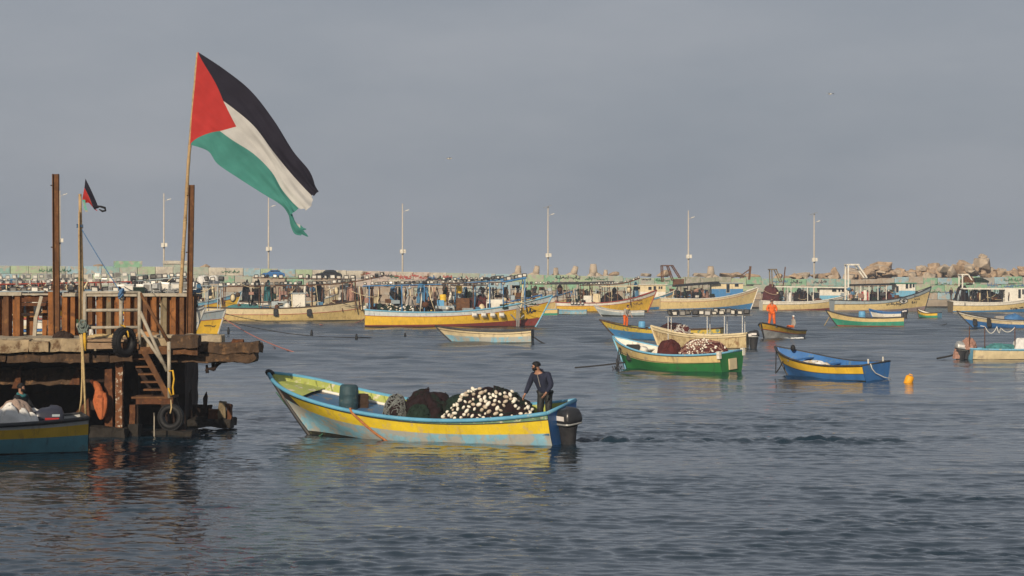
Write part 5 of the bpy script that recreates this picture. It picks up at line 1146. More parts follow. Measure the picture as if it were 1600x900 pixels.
# small flagpole
dP = 60.6; o1 = P(128, 524, dP)
sp = thing("flag_pole", "thin bare wooden pole with a small twisted flag, left of the stairs", "flag pole", o1)
pts = [P(u, v, dP) - o1 for u, v in ((128, 524), (127.5, 470), (127, 420), (126, 360), (125, 303))]; MB().tube(pts, [.075, .072, .058, .048, .042], 9).build("pole", M_wood, sp)
pts = [P(u, v, dP - .12) - o1 for u, v in ((124.5, 512), (124, 430), (123.5, 370), (123.5, 330))]; MB().tube(pts, [.03, .03, .026, .02], 7).build("lashed_stick", M_wood, sp)
for v in (505, 440, 356): MB().tube([P(126, v, dP) - o1 + Vector((.085 * math.cos(a) - .02, .085 * math.sin(a), .006 * a)) for a in np.linspace(0, 16, 30)], .013, 5).build("lashing", M_rope_blue if v < 400 else M_rope_green, sp)
s1 = flag("flag", "small crumpled red black and green flag on the thin wooden pole", [[(133.5, 279), (142, 296), (150, 314), (153, 322)], [(132, 292), (139, 306), (145, 322), (147, 327)], [(130, 303), (134, 312), (138, 316), (139, 317)], [(128.5, 312), (131, 316), (134, 317), (136, 316)]], dP - .05, lambda s, t: .05 * math.sin(8 * t + 4 * s), 30, 24, False)
for lp in s1.data.uv_layers['cloth'].data:
    s_, t = lp.uv; lp.uv = (s_ + .02, t) if not (t > .34) else (.2 * s_, .5 if s_ < .62 else .9)
    if t <= .34: lp.uv = (.8, .1)
    elif t > .34: lp.uv = (0.0, .5)
tl2 = MB(); tl2.tube([P(u, v, dP - .05) - P(133.5, 279, dP - .05) for u, v in ((152, 322), (158, 323), (164, 325), (165, 329), (160, 330), (155, 327))], [.02, .03, .035, .03, .03, .015], 7); tl2.build("knotted_tail", M_charcoal, s1)
gt = MB(); gt.grid([[P(u + du, v, dP - .05 + .03 * math.sin(v)) - P(133.5, 279, dP - .05) for du in (0, 2.2, 4.4)] for u, v in ((128.5, 312), (129.5, 318), (131, 325), (133.5, 331))], 0, True); o = gt.build("green_strip", paint('flag_green_cloth', (.05, .27, .20), sa=0), s1)
rope(sag(P(127, 357, dP), P(189, 457, 59.6), .03), .013, M_rope_blue, "thin blue line slanting down from the small flagpole")
# handrail and stair
gr = thing("guard_rail", "grey pipe guard rail on the pier platform above the stairs", "railing", (0, 0, 0))
dr = 59.62
for u, v0, v1 in ((132.5, 458, 530), (189, 458, 533), (218, 456, 545)): MB().tube([P(u, v1, dr), P(u, v0, dr)], .052, 10).build("rail_post", M_rail, gr)
for v in (457.5, 485, 512): MB().tube([P(130.5, v, dr), P(219, v - .5, dr)], .042, 10).build("rail_bar", M_rail, gr)
MB().tube([P(120, 509, dr + .1), P(134, 508, dr + .1)], .07, 9).build("pipe_stub", M_rail, gr)
st = thing("stairway", "steep rusty steel stairs with handrail going down the pier front to a landing", "stairs", (0, 0, 0))
for a in (((219, 458), (263, 534)), ((219, 487), (261, 580)), ((219, 515), (258, 572))): MB().tube([P(*a[0], dr), P(*a[1], dr - .1)], .046, 10).build("handrail", M_rust_brown if a[0][1] < 460 else M_rail, st)
MB().tube([P(264, 534, dr - .12), P(264.5, 622, dr - .12)], .05, 10).build("rail_post", M_rail, st)
mb = MB(); mb.bar(P(222, 544, dr - .02), P(263, 620, dr - .12), .05, .15); mb.build("stringer", M_rust_brown, st); mb = MB(); mb.bar(P(200, 552, dr + .9), P(246, 622, dr + .9), .05, .12); mb.build("stringer", M_rust_dark, st)
for i, (u0, u1, v) in enumerate(((208, 231, 560), (212, 236, 572), (216, 242, 583.5), (220, 248, 596), (224, 254, 608))): pb("tread", u0, u1, v, v + 2.6, dr + .02, dr + .85, M_rust_brown, .006, .15, 80 + i, parent=st)
pb("landing", 205, 270, 620, 623, dr - .15, dr + .9, M_rust_brown, .008, .2, 86, parent=st); pb("landing_beam", 212, 270, 623.3, 631.5, dr - .13, dr, M_rust, .012, .12, 87, parent=st)
# tyres used as fenders
def tyre(p, r, w, rz, label, rx=0):
    o = thing("tyre", label, "tyre", p, 0); o.rotation_euler = (rx, 0, rz); prof = []
    for k in range(15):
        a = math.pi * 2 * k / 14; prof.append((r * .76 + r * .24 * math.cos(a), w / 2 * math.copysign(abs(math.sin(a)) ** .7, math.sin(a))))
    MB().lathe(prof, 40, M=Matrix.Rotation(R(90), 3, 'X')).build("carcass", M_black, o); tb2 = MB()
    for k in range(40):
        a = 2 * math.pi * k / 40; tb2.box((r * 1.0 * math.cos(a), 0, r * 1.0 * math.sin(a)), (.025, w * .72, .045), Matrix.Rotation(-a, 3, 'Y'))
    tb2.build("tread", M_black, o); return o
tyre(P(194, 535, 59.2), .39, .24, R(58), "black tyre hanging from the guard rail on the pier edge")
tyre(P(267, 652, 59.4), .34, .2, R(-12), "dark wet tyre hanging under the stair landing near the water")
rope([P(189, 508, 59.5), P(195, 510, 59.25), P(200, 520, 59.1), P(201, 527, 59.1)], .022, M_rope_yellow, "yellow rope holding the black tyre on the guard rail")
rope([P(267, 625, 59.4), P(268, 637, 59.25), P(266, 646, 59.2)], .022, M_rope_tan, "frayed tan rope holding the lower tyre")
rope([P(264, 580, 59.45), P(270, 579, 59.4), P(272, 592, 59.4), P(270, 605, 59.4), P(271, 616, 59.4), P(267, 618, 59.4), P(263, 606, 59.4)], .024, M_rope_yellow, "yellow rope loop tied to the stair post", n=7)
rope([P(127, 512, 59.5), P(129, 540, 59.5), P(131, 580, 59.6), P(132.5, 620, 59.7), P(134, 648, 59.8)], .030, M_rope_tan, "long tan rope hanging down the pier front, right strand", n=7)
rope([P(124, 512, 59.55), P(128, 545, 59.55), P(128.5, 590, 59.65), P(127, 625, 59.75), P(124, 645, 59.85)], .026, M_rope_tan, "long tan rope hanging down the pier front, left strand", n=7)
rope([P(132, 520, 59.45), P(132.5, 532, 59.45), P(133.5, 548, 59.45)], [.035, .045, .025], M_rope_yellow, "short thick yellow rope knot on the pier edge by the small flagpole", n=8)
kn = MB()
for i in range(9):
    r = random.Random(i); a0 = P(130 + r.uniform(-3, 3), 510 + r.uniform(-5, 6), 59.5); kn.tube([a0 + Vector((.1 * math.cos(a) * r.uniform(.6, 1.2), .06 * math.sin(a), .1 * math.sin(a * r.uniform(.7, 1.3)))) for a in np.linspace(0, 6, 14)], .024, 6)
kn.build("rope_bundle", mat('grey_green_rope', (.14, .17, .15), .9, 0, .4, 20), None, label="grey green rope bundle knotted round the small flagpole's foot", category="rope")
kn = MB()
for i in range(5):
    r = random.Random(i + 50); a0 = P(189 + r.uniform(-1, 1), 459 + r.uniform(-5, 5), 59.5); kn.tube([a0 + Vector((.06 * math.cos(a), .05 * math.sin(a), .06 * math.sin(a * 1.3))) for a in np.linspace(0, 6, 12)], .02, 6)
kn.build("rope_bundle", M_rope_blue, None, label="blue rag knotted on top of the middle guard rail post", category="rope")
# oilskin jacket hanging from the cross beam
def cloth_tube(name, secs, m, parent, n=44, seed=1):
    mb = MB(); rows = []
    for j, (u, v, w, dp) in enumerate(secs):
        c = P(u, v, 60.12); row = []
        for k in range(n):
            a = 2 * math.pi * k / n; f = 1 + .26 * noise.noise(Vector((math.cos(a) * 2.2, math.sin(a) * 2.2, j * .55 + seed)))
            row.append(c + Vector((w / 2 * math.cos(a) * f, dp * math.sin(a) * f, .02 * noise.noise(Vector((a * 2, j, seed))))) )
        rows.append(row)
    mb.grid(rows, 0, True, True); return mb.build(name, m, parent)
jk = thing("jacket", "orange oilskin jacket with hood hanging under the pier", "jacket", (0, 0, 0))
cloth_tube("hood", [(143, 594, .05, .03), (146, 596, .18, .09), (150, 600, .22, .11), (153, 606, .22, .11), (155, 611, .20, .1)], M_orange_cloth, jk, seed=2)
cloth_tube("torso", [(154, 609, .18, .10), (156, 615, .30, .12), (157, 622, .34, .13), (157.5, 632, .33, .12), (158, 642, .28, .11), (158.5, 650, .20, .09), (158, 655, .10, .05)], M_orange_cloth, jk, seed=5)
cloth_tube("sleeve", [(150, 616, .10, .08), (148.5, 626, .13, .09), (151, 638, .12, .08), (155, 648, .10, .07), (157, 652, .06, .05)], M_orange_cloth, jk, 28, 8); cloth_tube("sleeve", [(163, 614, .10, .07), (165, 624, .12, .08), (165, 634, .11, .08), (164, 646, .08, .06)], M_orange_cloth, jk, 28, 9)
# odds and ends on the deck
heap(None, P(228, 527, 62.3).x, 62.3, ZT, .40, .3, .17, mat('orange_sand', (.36, .18, .07), .95), "small heap of orange sand on the pier deck by the stairs", "sand", "sand_heap", 5, lump=.2)
heap(None, P(99, 527, 61.2).x, 61.2, ZT, .26, .2, .18, M_rust_dark, "small rusty lump on the pier deck beside the tall steel post", "scrap", "scrap_lump", 6, lump=.3)
heap(None, P(168, 529, 60.9).x, 60.9, ZT, .62, .3, .10, M_rope_tan, "flat coil of tan rope on the pier platform", "rope", "rope_coil", 7, cords=(M_rope_tan, 36, .016), lump=.25)
# a black and white cat sitting behind the rope bundle
ct = thing("cat", "white cat with black head patch sitting on the pier behind the guard rail", "cat", P(142, 528.5, 60.9), R(20)); ct.scale = (.8, .8, .8)
skin("body", [(0, .06, .07), (0, .02, .17), (0, -.02, .26), (0, -.05, .34), (0, -.07, .40), (0, -.12, .39), (.05, -.05, .14), (.05, -.08, .02), (-.05, -.05, .14), (-.05, -.08, .02), (.08, .05, .05), (.09, -.04, .02), (-.08, .05, .05), (-.09, -.04, .02), (.0, .14, .04), (.1, .2, .03), (.2, .16, .03), (.035, -.05, .455), (-.035, -.05, .455)],
     [(0, 1), (1, 2), (2, 3), (3, 4), (4, 5), (2, 6), (6, 7), (2, 8), (8, 9), (0, 10), (10, 11), (0, 12), (12, 13), (0, 14), (14, 15), (15, 16), (4, 17), (4, 18)], [.10, .095, .075, .05, .06, .03, .032, .024, .032, .024, .05, .03, .05, .03, .035, .025, .015, .014, .014], M_sack, ct)
MB().ell((.0, -.065, .425), (.062, .058, .042), 12, 8).build("head_patch", M_hair, ct)
for sx in (-1, 1): MB().add([(sx * .02, -.05, .44), (sx * .055, -.05, .44), (sx * .042, -.045, .50), (sx * .038, -.03, .44)], [(0, 1, 2), (0, 2, 3), (1, 3, 2), (0, 3, 1)]).build("ear", M_hair, ct)
# ------------------------------------------------------------------ large boats along the quay
def big(name_label, us, vs, ub, al, zs, zm, zb, B, bands, **k):
    k.setdefault('tm', .34); k.setdefault('thw', 0); k.setdefault('zf', .75); k.setdefault('rake', .12); k.setdefault('draft', .7); k.setdefault('stern', .8); k.setdefault('rail_r', .07); k.setdefault('inner', M_grey); k.setdefault('nt', 28); k.setdefault('ef', .45); k.setdefault('pt', (1.5, 2.6))
    return Boat("trawler", name_label, "trawler", us, vs, ub, al, zs, zm, zb, B, bands, **k)
# cream boat by the pier
b = b21 = big("long cream boat with white box cabin moored right of the pier", 323, 501.5, 596, 3, 1.45, 1.35, 2.75, 4.2, [(.05, M_slime), ((.48, .55), M_cream if False else paint('dirty_yellow_cream', (.62, .46, .18), (.45, .34, .18), .4, (.28, .15, .05), .45)), (1, M_cream)], rail=M_timber_dark, lines=(((.49, .56), M_redline, .035),), transom=M_greyblue)
cabin(b, 424, 453, 471, 481, M_lampgrey if False else M_greyblue, 1.2, name="engine_box", windows=((434, 442, 473.5, 478.5, 'w'),))
cabin(b, 457, 477, 460, 481, M_white, 1.1, name="cabin"); MB().box((b.at(467), 0, b.z(467, 459) + .05), (1.6, 2.4, .12)).build("cabin_roof", M_greyblue, b.root, bevel=.03)
rack(b, 346, 600, 448, 444, 34, M_rust_brown, (349, 405, 450, 487, 535, 555), 1.25, 1.2, ((0, .26),), .9, 1.0, FL_DARK, .09, seed=11, posts=True)
rack(b, 395, 555, 434, 436, 16, M_rust_brown, (), 1.6, .7, ((0, .2),), 0, 1.0, FL_DARK, .07, gaps=.25, seed=12, both=False)
heap(b, b.at(536), -.4, 1.4, .9, .7, .8, M_net_dark, "dark round net pile near the bow of the long cream boat", seed=101)
heap(b, b.at(385), 0, .9, 2.9, 1.2, .85, M_net_teal, "dark teal netting along the stern deck of the long cream boat", seed=102)
for i, (u, m) in enumerate(((385, M_charcoal), (402, M_charcoal), (418, M_tealcloth), (535, M_greycloth), (548, M_net_pink), (498, M_charcoal))):
    heap(b, b.at(u), .3, 2.1, .42, .3, 2.0, m, ["dark cloth hanging under the lamp frame of the cream boat, leftmost", "widest dark cloth hanging under the lamp frame of the cream boat", "teal cloth hanging under the lamp frame of the cream boat", "grey net hanging near the bow of the cream boat", "pink brown net hanging near the bow of the cream boat", "dark cloth hanging right of the white cabin of the cream boat"][i], "cloth" if i not in (3, 4) else "net", "hanging_cloth" if i not in (3, 4) else "fishing_net", 110 + i, lump=.35)
for u in (391, 431): MB().box(b.surf(b.at(u + 92 if u == 391 else u, -2), .95, -1, .1), (.5, .2, .8)).build("rubber_fender", M_black, b.root, bevel=.06)
# big yellow boat
b = b22 = big("large yellow and white boat with red waterline and long floodlight frame", 570, 511, 863, 4, 1.62, 1.38, 2.95, 4.2, [((.07, .04), M_slime), ((.13, .30), M_red), ((.66, .78), M_yellow), (1, paint('white_blue_paint', (.58, .62, .60), (.32, .44, .50), .4))], rail=M_skyblue, lines=(((.67, .785), M_redline, .03),), transom=M_cream)
rack(b, 567, 788, 447, 442, 38, M_midblue, (577, 628, 663, 765, 786), 1.0, 1.3, ((0, .24),), .35, 1.0, FL_DARK, .08, seed=21, gaps=.03)
rack(b, 690, 790, 443.5, 441, 12, M_rust_brown, (740,), .85, 1.6, ((0, .45), (0, -.1)), 0, 1.0, FL_DARK, .06, seed=22, gaps=.1, both=False)
rack(b, 786, 822, 441, 434, 6, M_midblue, (820,), 1.35, 1.3, ((0, .28),), 0, 1.6, FL_DARK, .14, seed=23, gaps=0, post_m=M_midblue)
cabin(b, 680, 711, 478, 488, M_greyblue, 1.2, name="engine_box", windows=((701, 707, 481, 485, 'w'),))
cabin(b, 713, 734, 466, 488, M_rust_brown, 1.2, name="rust_cabin"); cabin(b, 760, 788, 468, 482, M_white, 1.2, name="cabin", windows=((761, 767, 474, 481, 'w'),))
cabin(b, 683, 694, 469, 478, M_barrelblue, .8, name="blue_box")
barrel(b.w(b.at(692), -.2, 2.3), .32, .7, M_yellow, "yellow drum on the engine box of the large yellow boat"); barrel(b.w(b.at(717), -.2, 3.1), .3, .7, M_yellow, "yellow drum on the rusty cabin of the large yellow boat")
heap(b, b.at(618), 0, .9, 2.3, 1.4, 1.15, M_net_green, "dark green netting spread on the stern of the large yellow boat", seed=121, floats=36, fsize=.16, side=-math.pi / 2, lump=.25)
heap(b, b.at(587), .3, .95, .8, .8, .9, M_net_maroon, "reddish net heap at the stern end of the large yellow boat", seed=122)
heap(b, b.at(752), 0, .9, 1.5, 1.0, 2.0, M_net_maroon, "dark maroon net pile amidships on the large yellow boat", seed=123)
for i, (u, m, z_, h) in enumerate(((615, M_bluecloth, 1.9, 1.7), (658, M_bluecloth, 2.2, 1.9), (640, M_greycloth, 1.5, 1.2))):
    heap(b, b.at(u), .4, z_, .4, .3, h, m, ["faded blue cloth hanging over the green netting", "blue cloth hanging from the lamp frame by the dark clothed person", "grey cloth hanging near the stern netting"][i], "cloth", "hanging_cloth", 130 + i, lump=.3)
person("person in dark clothes standing amidships on the large yellow boat", b.w(b.at(669), -.6, 1.0), R(15), None, M_charcoal, M_charcoal, sc=1.05)
for i, u in enumerate((741, 755, 769, 783)):
    o = obj("floodlight", FL_SILVER, b.root, b.surf(b.at(u, -2), b.z(u, 489, -2), -1, .35)); o.scale = (1.1,) * 3; o.rotation_euler = (-.2, 0, .1)
b.write(824, 838, 480, 491, M_ink, 201, .12); b.write(828, 842, 473, 478, M_inkgreen, 204, .06)
mb = MB()
for u, v0, v1 in ((805, 477, 515), (808, 478, 516)): mb.bar(b.surf(b.at(u, -2), b.z(u, v0, -2), -1, .6), b.surf(b.at(u, -2), .0, -1, .9), .12)
mb.bar(b.surf(b.at(796, -2), b.z(796, 488, -2), -1, .5), b.surf(b.at(806, -2), b.z(806, 498, -2), -1, .6), .1); mb.bar(b.surf(b.at(817, -2), b.z(817, 489, -2), -1, .5), b.surf(b.at(806, -2), b.z(806, 498, -2), -1, .6), .1); mb.build("ladder_frame", M_lampgrey, b.root)
# bows by the pier
b23 = big("yellow boat with grey white rail whose bow shows beside the pier", 60, 523, 352, 3, 1.5, 1.3, 1.98, 4.0, [(.62, M_yellow), (1, M_greyblue)], rail=M_grey, lines=((.63, M_redline, .025),), rake=.06)
b23.write(318, 334, 506, 512, M_ink, 205, .05)
b24 = big("yellow bowed boat half hidden behind the cream boat's stern", 190, 496, 379, 3, 1.5, 1.4, 3.1, 4.0, [((.66, .80), M_yellow), (1, M_skyblue)], rail=M_greyblue, lines=(((.67, .81), M_redline, .03),))
b = b24; rack(b, 200, 345, 446, 440, 14, M_greyblue, (310, 345, 230, 325), 1.6, 1.2, ((0, .3),), 0, 1.2, FL_DARK, .08, gaps=.2, seed=31, post_m=M_greyblue)
# crowd of lamp boats behind the parapet
L1 = big("lamp boat with red rail, top row of pale floodlights behind the parapet", -70, 524, 285, 2, 1.5, 1.3, 2.2, 4.0, [(.6, M_cream), (1, M_white)], rail=M_redline)
rack(L1, -60, 212, 445.5, 440, 25, M_redline, (0, 60, 150, 205), 1.25, 1.2, ((0, .55), (0, .12)), 0, 1.0, FL_SILVER, .08, gaps=.04, seed=41)
rack(L1, 205, 292, 440, 433, 9, M_greyblue, (250,), 1.3, 1.2, ((0, .25), (0, -.2)), 0, 1.0, FL_DARK, .07, gaps=.05, seed=42)
L2 = big("lamp boat nearest the parapet with low row of large floodlights at left", -90, 548, 200, 2, 1.4, 1.2, 1.9, 3.8, [(.6, M_skyblue), (1, M_cream)], rail=M_blue)
rack(L2, -60, 190, 456, 455, 14, M_greyblue, (10, 90, 150), 1.35, 1.0, ((0, .1),), 0, 1.0, FL_DARK, .07, gaps=.18, seed=43)
L3 = big("lamp boat with a row of big silver floodlights right behind the guard rail", 60, 535, 320, 2, 1.5, 1.3, 2.4, 3.9, [(.6, M_greyblue), (1, M_white)], rail=M_grey)
rack(L3, 168, 308, 456, 450, 10, M_lampgrey, (180, 240, 300), 1.9, 1.1, ((0, .2),), 0, 1.0, FL_SILVER, .09, gaps=.0, seed=44, tilt=.1)
rack(L3, 170, 300, 461, 458, 6, M_lampgrey, (), 1.5, 1.1, ((0, 0),), 0, 1.0, FL_SILVER, .07, gaps=.3, seed=45, both=False)
L4 = big("lamp boat far behind the parapet with a dark lamp row at the left edge", -120, 505, 140, 2, 1.6, 1.4, 2.6, 4.0, [(.6, M_yellow), (1, M_white)], rail=M_blue)
rack(L4, -60, 135, 438, 440, 16, M_dark, (20, 60, 110), 1.7, 1.2, ((0, .1), (0, -.65)), 0, 1.0, FL_DARK, .08, gaps=.2, seed=46)
person("person with red cap and blue trousers standing on the lamp boats at left", L4.w(L4.at(53), -1.0, 2.7), R(20), None, M_redcloth, M_bluecloth, cap=M_redcloth)
L5 = big("lamp boat half hidden behind the big flagpole with white covers", 200, 508, 318, 2, 1.5, 1.4, 1.9, 4.0, [(.6, M_cream), (1, M_white)], rail=M_grey)
rack(L5, 250, 352, 446, 447, 8, M_greyblue, (305, 322, 340), 1.7, 1.2, ((0, .15), (0, .7)), 0, 1.0, FL_DARK, .07, gaps=.3, seed=47, post_m=M_greyblue)
for i, u in enumerate((316, 334)): heap(L5, L5.at(u), 0, 4.0, .55, .4, .75, M_sack, ["pale cloth bundle on the lamp frame right of the rusty post", "second pale cloth bundle on the lamp frame, leaning right"][i], "cloth", "cloth", 140 + i, lump=.25)
heap(L4, L4.at(85), -.5, 2.5, 1.0, .6, 1.0, M_bluecloth, "blue cloth heap among the floodlights left of the tall post", "cloth", "cloth", 144, lump=.25)
# second rank
b25 = big("cream boat with sharp bow behind the white cabin", 372, 487, 474, 4, 1.4, 1.3, 3.2, 3.6, [(.6, M_creamy), (1, M_white)], rail=M_timber_dark)
b26 = big("cream and grey boat whose bow rises behind the cream boat's lamp frame", 430, 487, 536, 4, 1.4, 1.3, 2.9, 3.6, [(.5, M_seagreen), (1, M_cream)], rail=M_greyblue)
b27 = big("yellow boat hidden behind the large yellow boat's lamp frame", 620, 497, 847, 3, 1.5, 1.3, 2.7, 4.0, [(.7, M_yellow), (1, M_cream)], rail=M_blue)
rack(b27, 600, 760, 447, 446, 20, M_rust_brown, (640, 700, 740), .9, 1.2, ((0, .2),), 0, 1.0, FL_DARK, .08, seed=51)
b28 = big("cream boat with blue capped bow behind the large yellow bow", 730, 487.5, 894, 4, 1.5, 1.25, 2.9, 3.8, [(.10, M_midblue), (.62, M_creamy), (1, M_white)], rail=M_midblue, lines=((.63, M_redline, .03),))
rack(b28, 815, 905, 444, 444, 14, M_rust_brown, (870, 885, 907), 1.0, 1.2, ((0, .22),), 0, 1.0, FL_DARK, .08, seed=52)
canopy(b28, 862, 960, 443, 441, M_dark, (880, 925), .3)
# amber boat with two lines of writing
b = b29 = big("amber yellow boat with two lines of writing on its bow", 868, 487.5, 1026, 4, 1.35, 1.25, 3.05, 3.9, [(.08, M_slime), ((.62, .78), M_amber), (1, M_white)], rail=M_redline, lines=(((.63, .785), M_redline, .035),))
rack(b, 909, 1000, 446, 443, 22, M_rust_brown, (925, 952, 985), .85, 1.2, ((0, .22),), .75, 1.0, FL_DARK, .10, seed=53, gaps=0)
canopy(b, 940, 1002, 448, 446.5, M_cream, (945, 965, 985), .12)
cabin(b, 912, 927, 462, 471, M_white, 1.1, name="engine_box"); cabin(b, 927, 938, 459, 471, M_cream, 1.1, name="cabin")
for i, u in enumerate((894, 899, 904, 910)): o = obj("floodlight", FL_DARK, b.root, b.surf(b.at(u, -1.9), b.z(u, 471, -1.9), -1, .2)); o.scale = (.9,) * 3
heap(b, b.at(955), 0, 1.0, 1.7, 1.0, 1.6, M_net_dark, "dark nets under the canopy of the amber boat", seed=151)
heap(b, b.at(993), .0, 1.6, .4, .3, 2.3, M_bluecloth, "blue oilskins hanging at the bow of the amber boat", "cloth", "hanging_cloth", 152, lump=.3)
b.write(986, 1003, 467, 471, M_inkbrown, 210, .07); b.write(990, 1004, 472, 476.5, M_inkbrown, 213, .07)
b = b30 = big("cream boat with blue waterline and pale blue white cabin right of the amber boat", 940, 483.5, 1058, 4, 1.6, 1.4, 3.05, 3.8, [((.16, .2), M_midblue), ((.75, .80), M_creamy), (1, M_skyblue)], rail=M_white, lines=((.80, M_redline, .03),), rake=.17)
cabin(b, 1000, 1040, 445, 464, M_white, 1.0, windows=((1013, 1018, 448, 453, 'w'), (1021, 1025, 447, 453, 'w'), (1029, 1031.5, 447.5, 451.5, 'w'), (1032.5, 1035, 447.5, 451.5, 'w')), roof=M_white, m2=M_cream)
b = b31 = big("cream boat with blue bow waterline, dark sloping canopy and blue and white cabin", 1030, 483.5, 1185, 4, 1.75, 1.6, 3.35, 4.2, [((.03, .30), M_midblue), ((.66, .86), M_creamy), (1, M_cream)], rail=M_white, lines=(((.67, .865), M_redline, .03),), rake=.10)
cabin(b, 1112, 1161, 443, 462, M_midblue, 1.0, windows=((1135, 1140, 444, 457, 'd'), (1148, 1154, 443.5, 448, 'w')), roof=M_greyblue, m2=M_cream, split=.62)
canopy(b, 1056, 1124, 446.5, 441.5, M_charcoal, (1064, 1080, 1098), .35, 1.9)
heap(b, b.at(1080), 0, 1.1, 2.4, 1.2, 1.5, M_net_dark, "dark nets heaped under the sloping dark canopy", seed=161); heap(b, b.at(1098), .2, 1.2, 1.1, .8, 1.8, M_net_pink, "grey pink net pile left of the blue and white cabin", seed=162)
gantry(b, [((1035, 440), (1034, 415)), ((1034, 415), (1050, 415)), ((1050, 415), (1062, 434)), ((1043, 416), (1051, 438))], M_rust, .16)
crate(b.w(b.at(1060), 0, 3.6), (1.6, 1.6, 1.0), M_rust_brown, "rusty winch box beside the gantry left of the dark canopy")
b = b32b = big("cream boat with red bow waterline and long thin white canopy", 1189, 485, 1341, 4, 1.4, 1.25, 2.85, 4.0, [((.02, .30), M_red), ((.62, .84), M_creamy), (1, M_white)], rail=M_white, lines=(((.63, .845), M_timber_dark, .025),))
cabin(b, 1281, 1323, 450, 468, M_skyblue, 1.0, windows=((1300, 1307, 451, 456, 'w'), (1310, 1313, 451, 456, 'w'), (1315, 1321, 451, 456, 'w'), (1272, 1280, 457, 467, 'd')), m2=M_white, split=.45)
canopy(b, 1212, 1325, 448, 449.5, M_white, (1230, 1236, 1271, 1262), .16, 1.7, M_white)
heap(b, b.at(1205), 0, 1.0, 1.3, 1.0, 2.6, M_net_maroon, "dark maroon nets piled at the stern of the white canopy boat", seed=171); heap(b, b.at(1250), 0, 1.0, 2.0, 1.2, 1.5, M_net_dark, "dark nets in the middle of the white canopy boat", seed=172); heap(b, b.at(1233), -.8, 1.0, .45, .4, 1.7, M_sack, "pale tarpaulin bundle standing under the white canopy", "tarpaulin", "tarpaulin", 173, lump=.3)
gantry(b, [((1205, 448), (1204, 421)), ((1202, 421), (1212, 421)), ((1211, 421), (1220, 440))], M_rust_grey, .16); mb = MB(); mb.bar((b.at(1223), 0, 3.0), (b.at(1227), 0, b.z(1227, 417)), .14); mb.build("mast", M_rust, b.root)
mb = MB(); b_ = b31; mb.bar((b_.at(1170), -.3, b_.z(1170, 437)), (b_.at(1172), -.3, b_.z(1172, 416)), .3); mb.bar((b_.at(1158), -.3, b_.z(1158, 430)), (b_.at(1172), -.3, b_.z(1172, 420)), .16); mb.build("boom", M_rust_brown, b_.root)
# boat with the painted eye
b = b33b = big("cream boat with a large eye painted on its bow and green roofed cabin", 1300, 486.5, 1455, 5, 1.6, 1.5, 3.5, 4.2, [((.10, .22), paint('mauve_grey_paint', (.26, .20, .20))), ((.62, .82), M_creamy), (1, M_greyblue)], rail=M_dark, lines=(((.63, .825), M_black_rail, .04),), rake=.09)
cabin(b, 1400, 1430, 443, 460, M_skyblue, 1.05, windows=((1400, 1404, 447, 457, 'd'), (1415, 1419, 443.5, 451, 'w'), (1421, 1424.5, 443.5, 450, 'w'), (1426, 1429, 443.5, 449, 'w')), roof=M_seagreen, m2=M_white, split=.45)
canopy(b, 1334, 1400, 445.5, 444, M_charcoal, (1345, 1358, 1372, 1385), .25, 1.8, M_white); gantry(b, [((1323, 470), (1323, 414)), ((1322, 413.5), (1340, 413.5)), ((1338, 414), (1352, 434))], M_white, .2)
heap(b, b.at(1385), 0, 1.2, 1.4, 1.0, 1.5, M_net_maroon, "maroon and grey net pile under the eye boat's canopy", seed=181); heap(b, b.at(1367), 0, 1.2, 1.3, 1.0, 1.4, M_net_dark, "dark net heap left of the maroon pile under the eye boat's canopy", seed=182)
for i, u in enumerate((1345, 1352)): barrel(b.w(b.at(u), -1.0, 1.3), .34, 1.5, M_redcloth if i == 0 else M_redcloth, ["left red drum with pale band on the eye boat's stern", "right red drum with pale band on the eye boat's stern"][i], M_white)
barrel(b.w(b.at(1348.5), -1.2, 1.3), .3, 1.7, M_white, "white drum between the two red drums on the eye boat")
def decal(b, pts, m, off, name):
    mb = MB(); P_ = [b.surf(x, z, b.near, off) for x, z in pts]; c = sum(P_, Vector()) / len(P_); mb.add([c] + P_, [(0, i + 1, (i + 1) % len(P_) + 1) for i in range(len(P_))]); return mb.build(name, m, b.root)
ex, ez = b.at(1413, -2), b.z(1413, 470.5, -2); ew, eh = 1.30, .50
alm = lambda k, kz: [(ex + ew / 2 * k * math.cos(a), ez + eh * kz * (math.copysign(abs(math.sin(a)) ** 1.25, math.sin(a))) * .62) for a in np.linspace(0, 2 * math.pi, 36, endpoint=False)]
decal(b, alm(1.12, 1.25), M_ink, .02, "painted_eye_outline"); decal(b, alm(.92, .92), M_eyewhite, .026, "painted_eye_white")
decal(b, [(ex + .02 + .24 * math.cos(a), ez + .02 + .25 * math.sin(a)) for a in np.linspace(0, 6.28, 20, endpoint=False)], M_ink, .032, "painted_iris"); decal(b, [(ex + .08 + .06 * math.cos(a), ez + .08 + .06 * math.sin(a)) for a in np.linspace(0, 6.28, 12, endpoint=False)], M_eyewhite, .037, "painted_glint")
mb = MB()
for pts in ([(ex - .75, ez - .02), (ex - .45, ez + .42), (ex, ez + .52), (ex + .45, ez + .40)], [(ex - .9, ez - .35), (ex - .4, ez - .42), (ex + .1, ez - .36), (ex + .6, ez - .1)]):
    pts = [Vector((*cat_(pts, i / 12), 0)) for i in range(13)]; vs, fs = strip(mb, [(p.x, p.y) for p in pts], .07); mb.add([b.surf(x, z, b.near, .022) for x, z in vs], fs)
mb.build("painted_eyebrow", M_ink, b.root)
b.write(1383, 1406, 471.5, 477.5, M_ink, 220, .11); b.write(1428, 1437, 461, 464, M_ink, 222, .06); b.write(1429, 1438, 465, 468.5, M_ink, 223, .09); b.write(1425, 1434, 470, 475, M_ink, 225, .08); b.write(1418, 1430, 453.5, 456, M_inkblue, 227, .05)
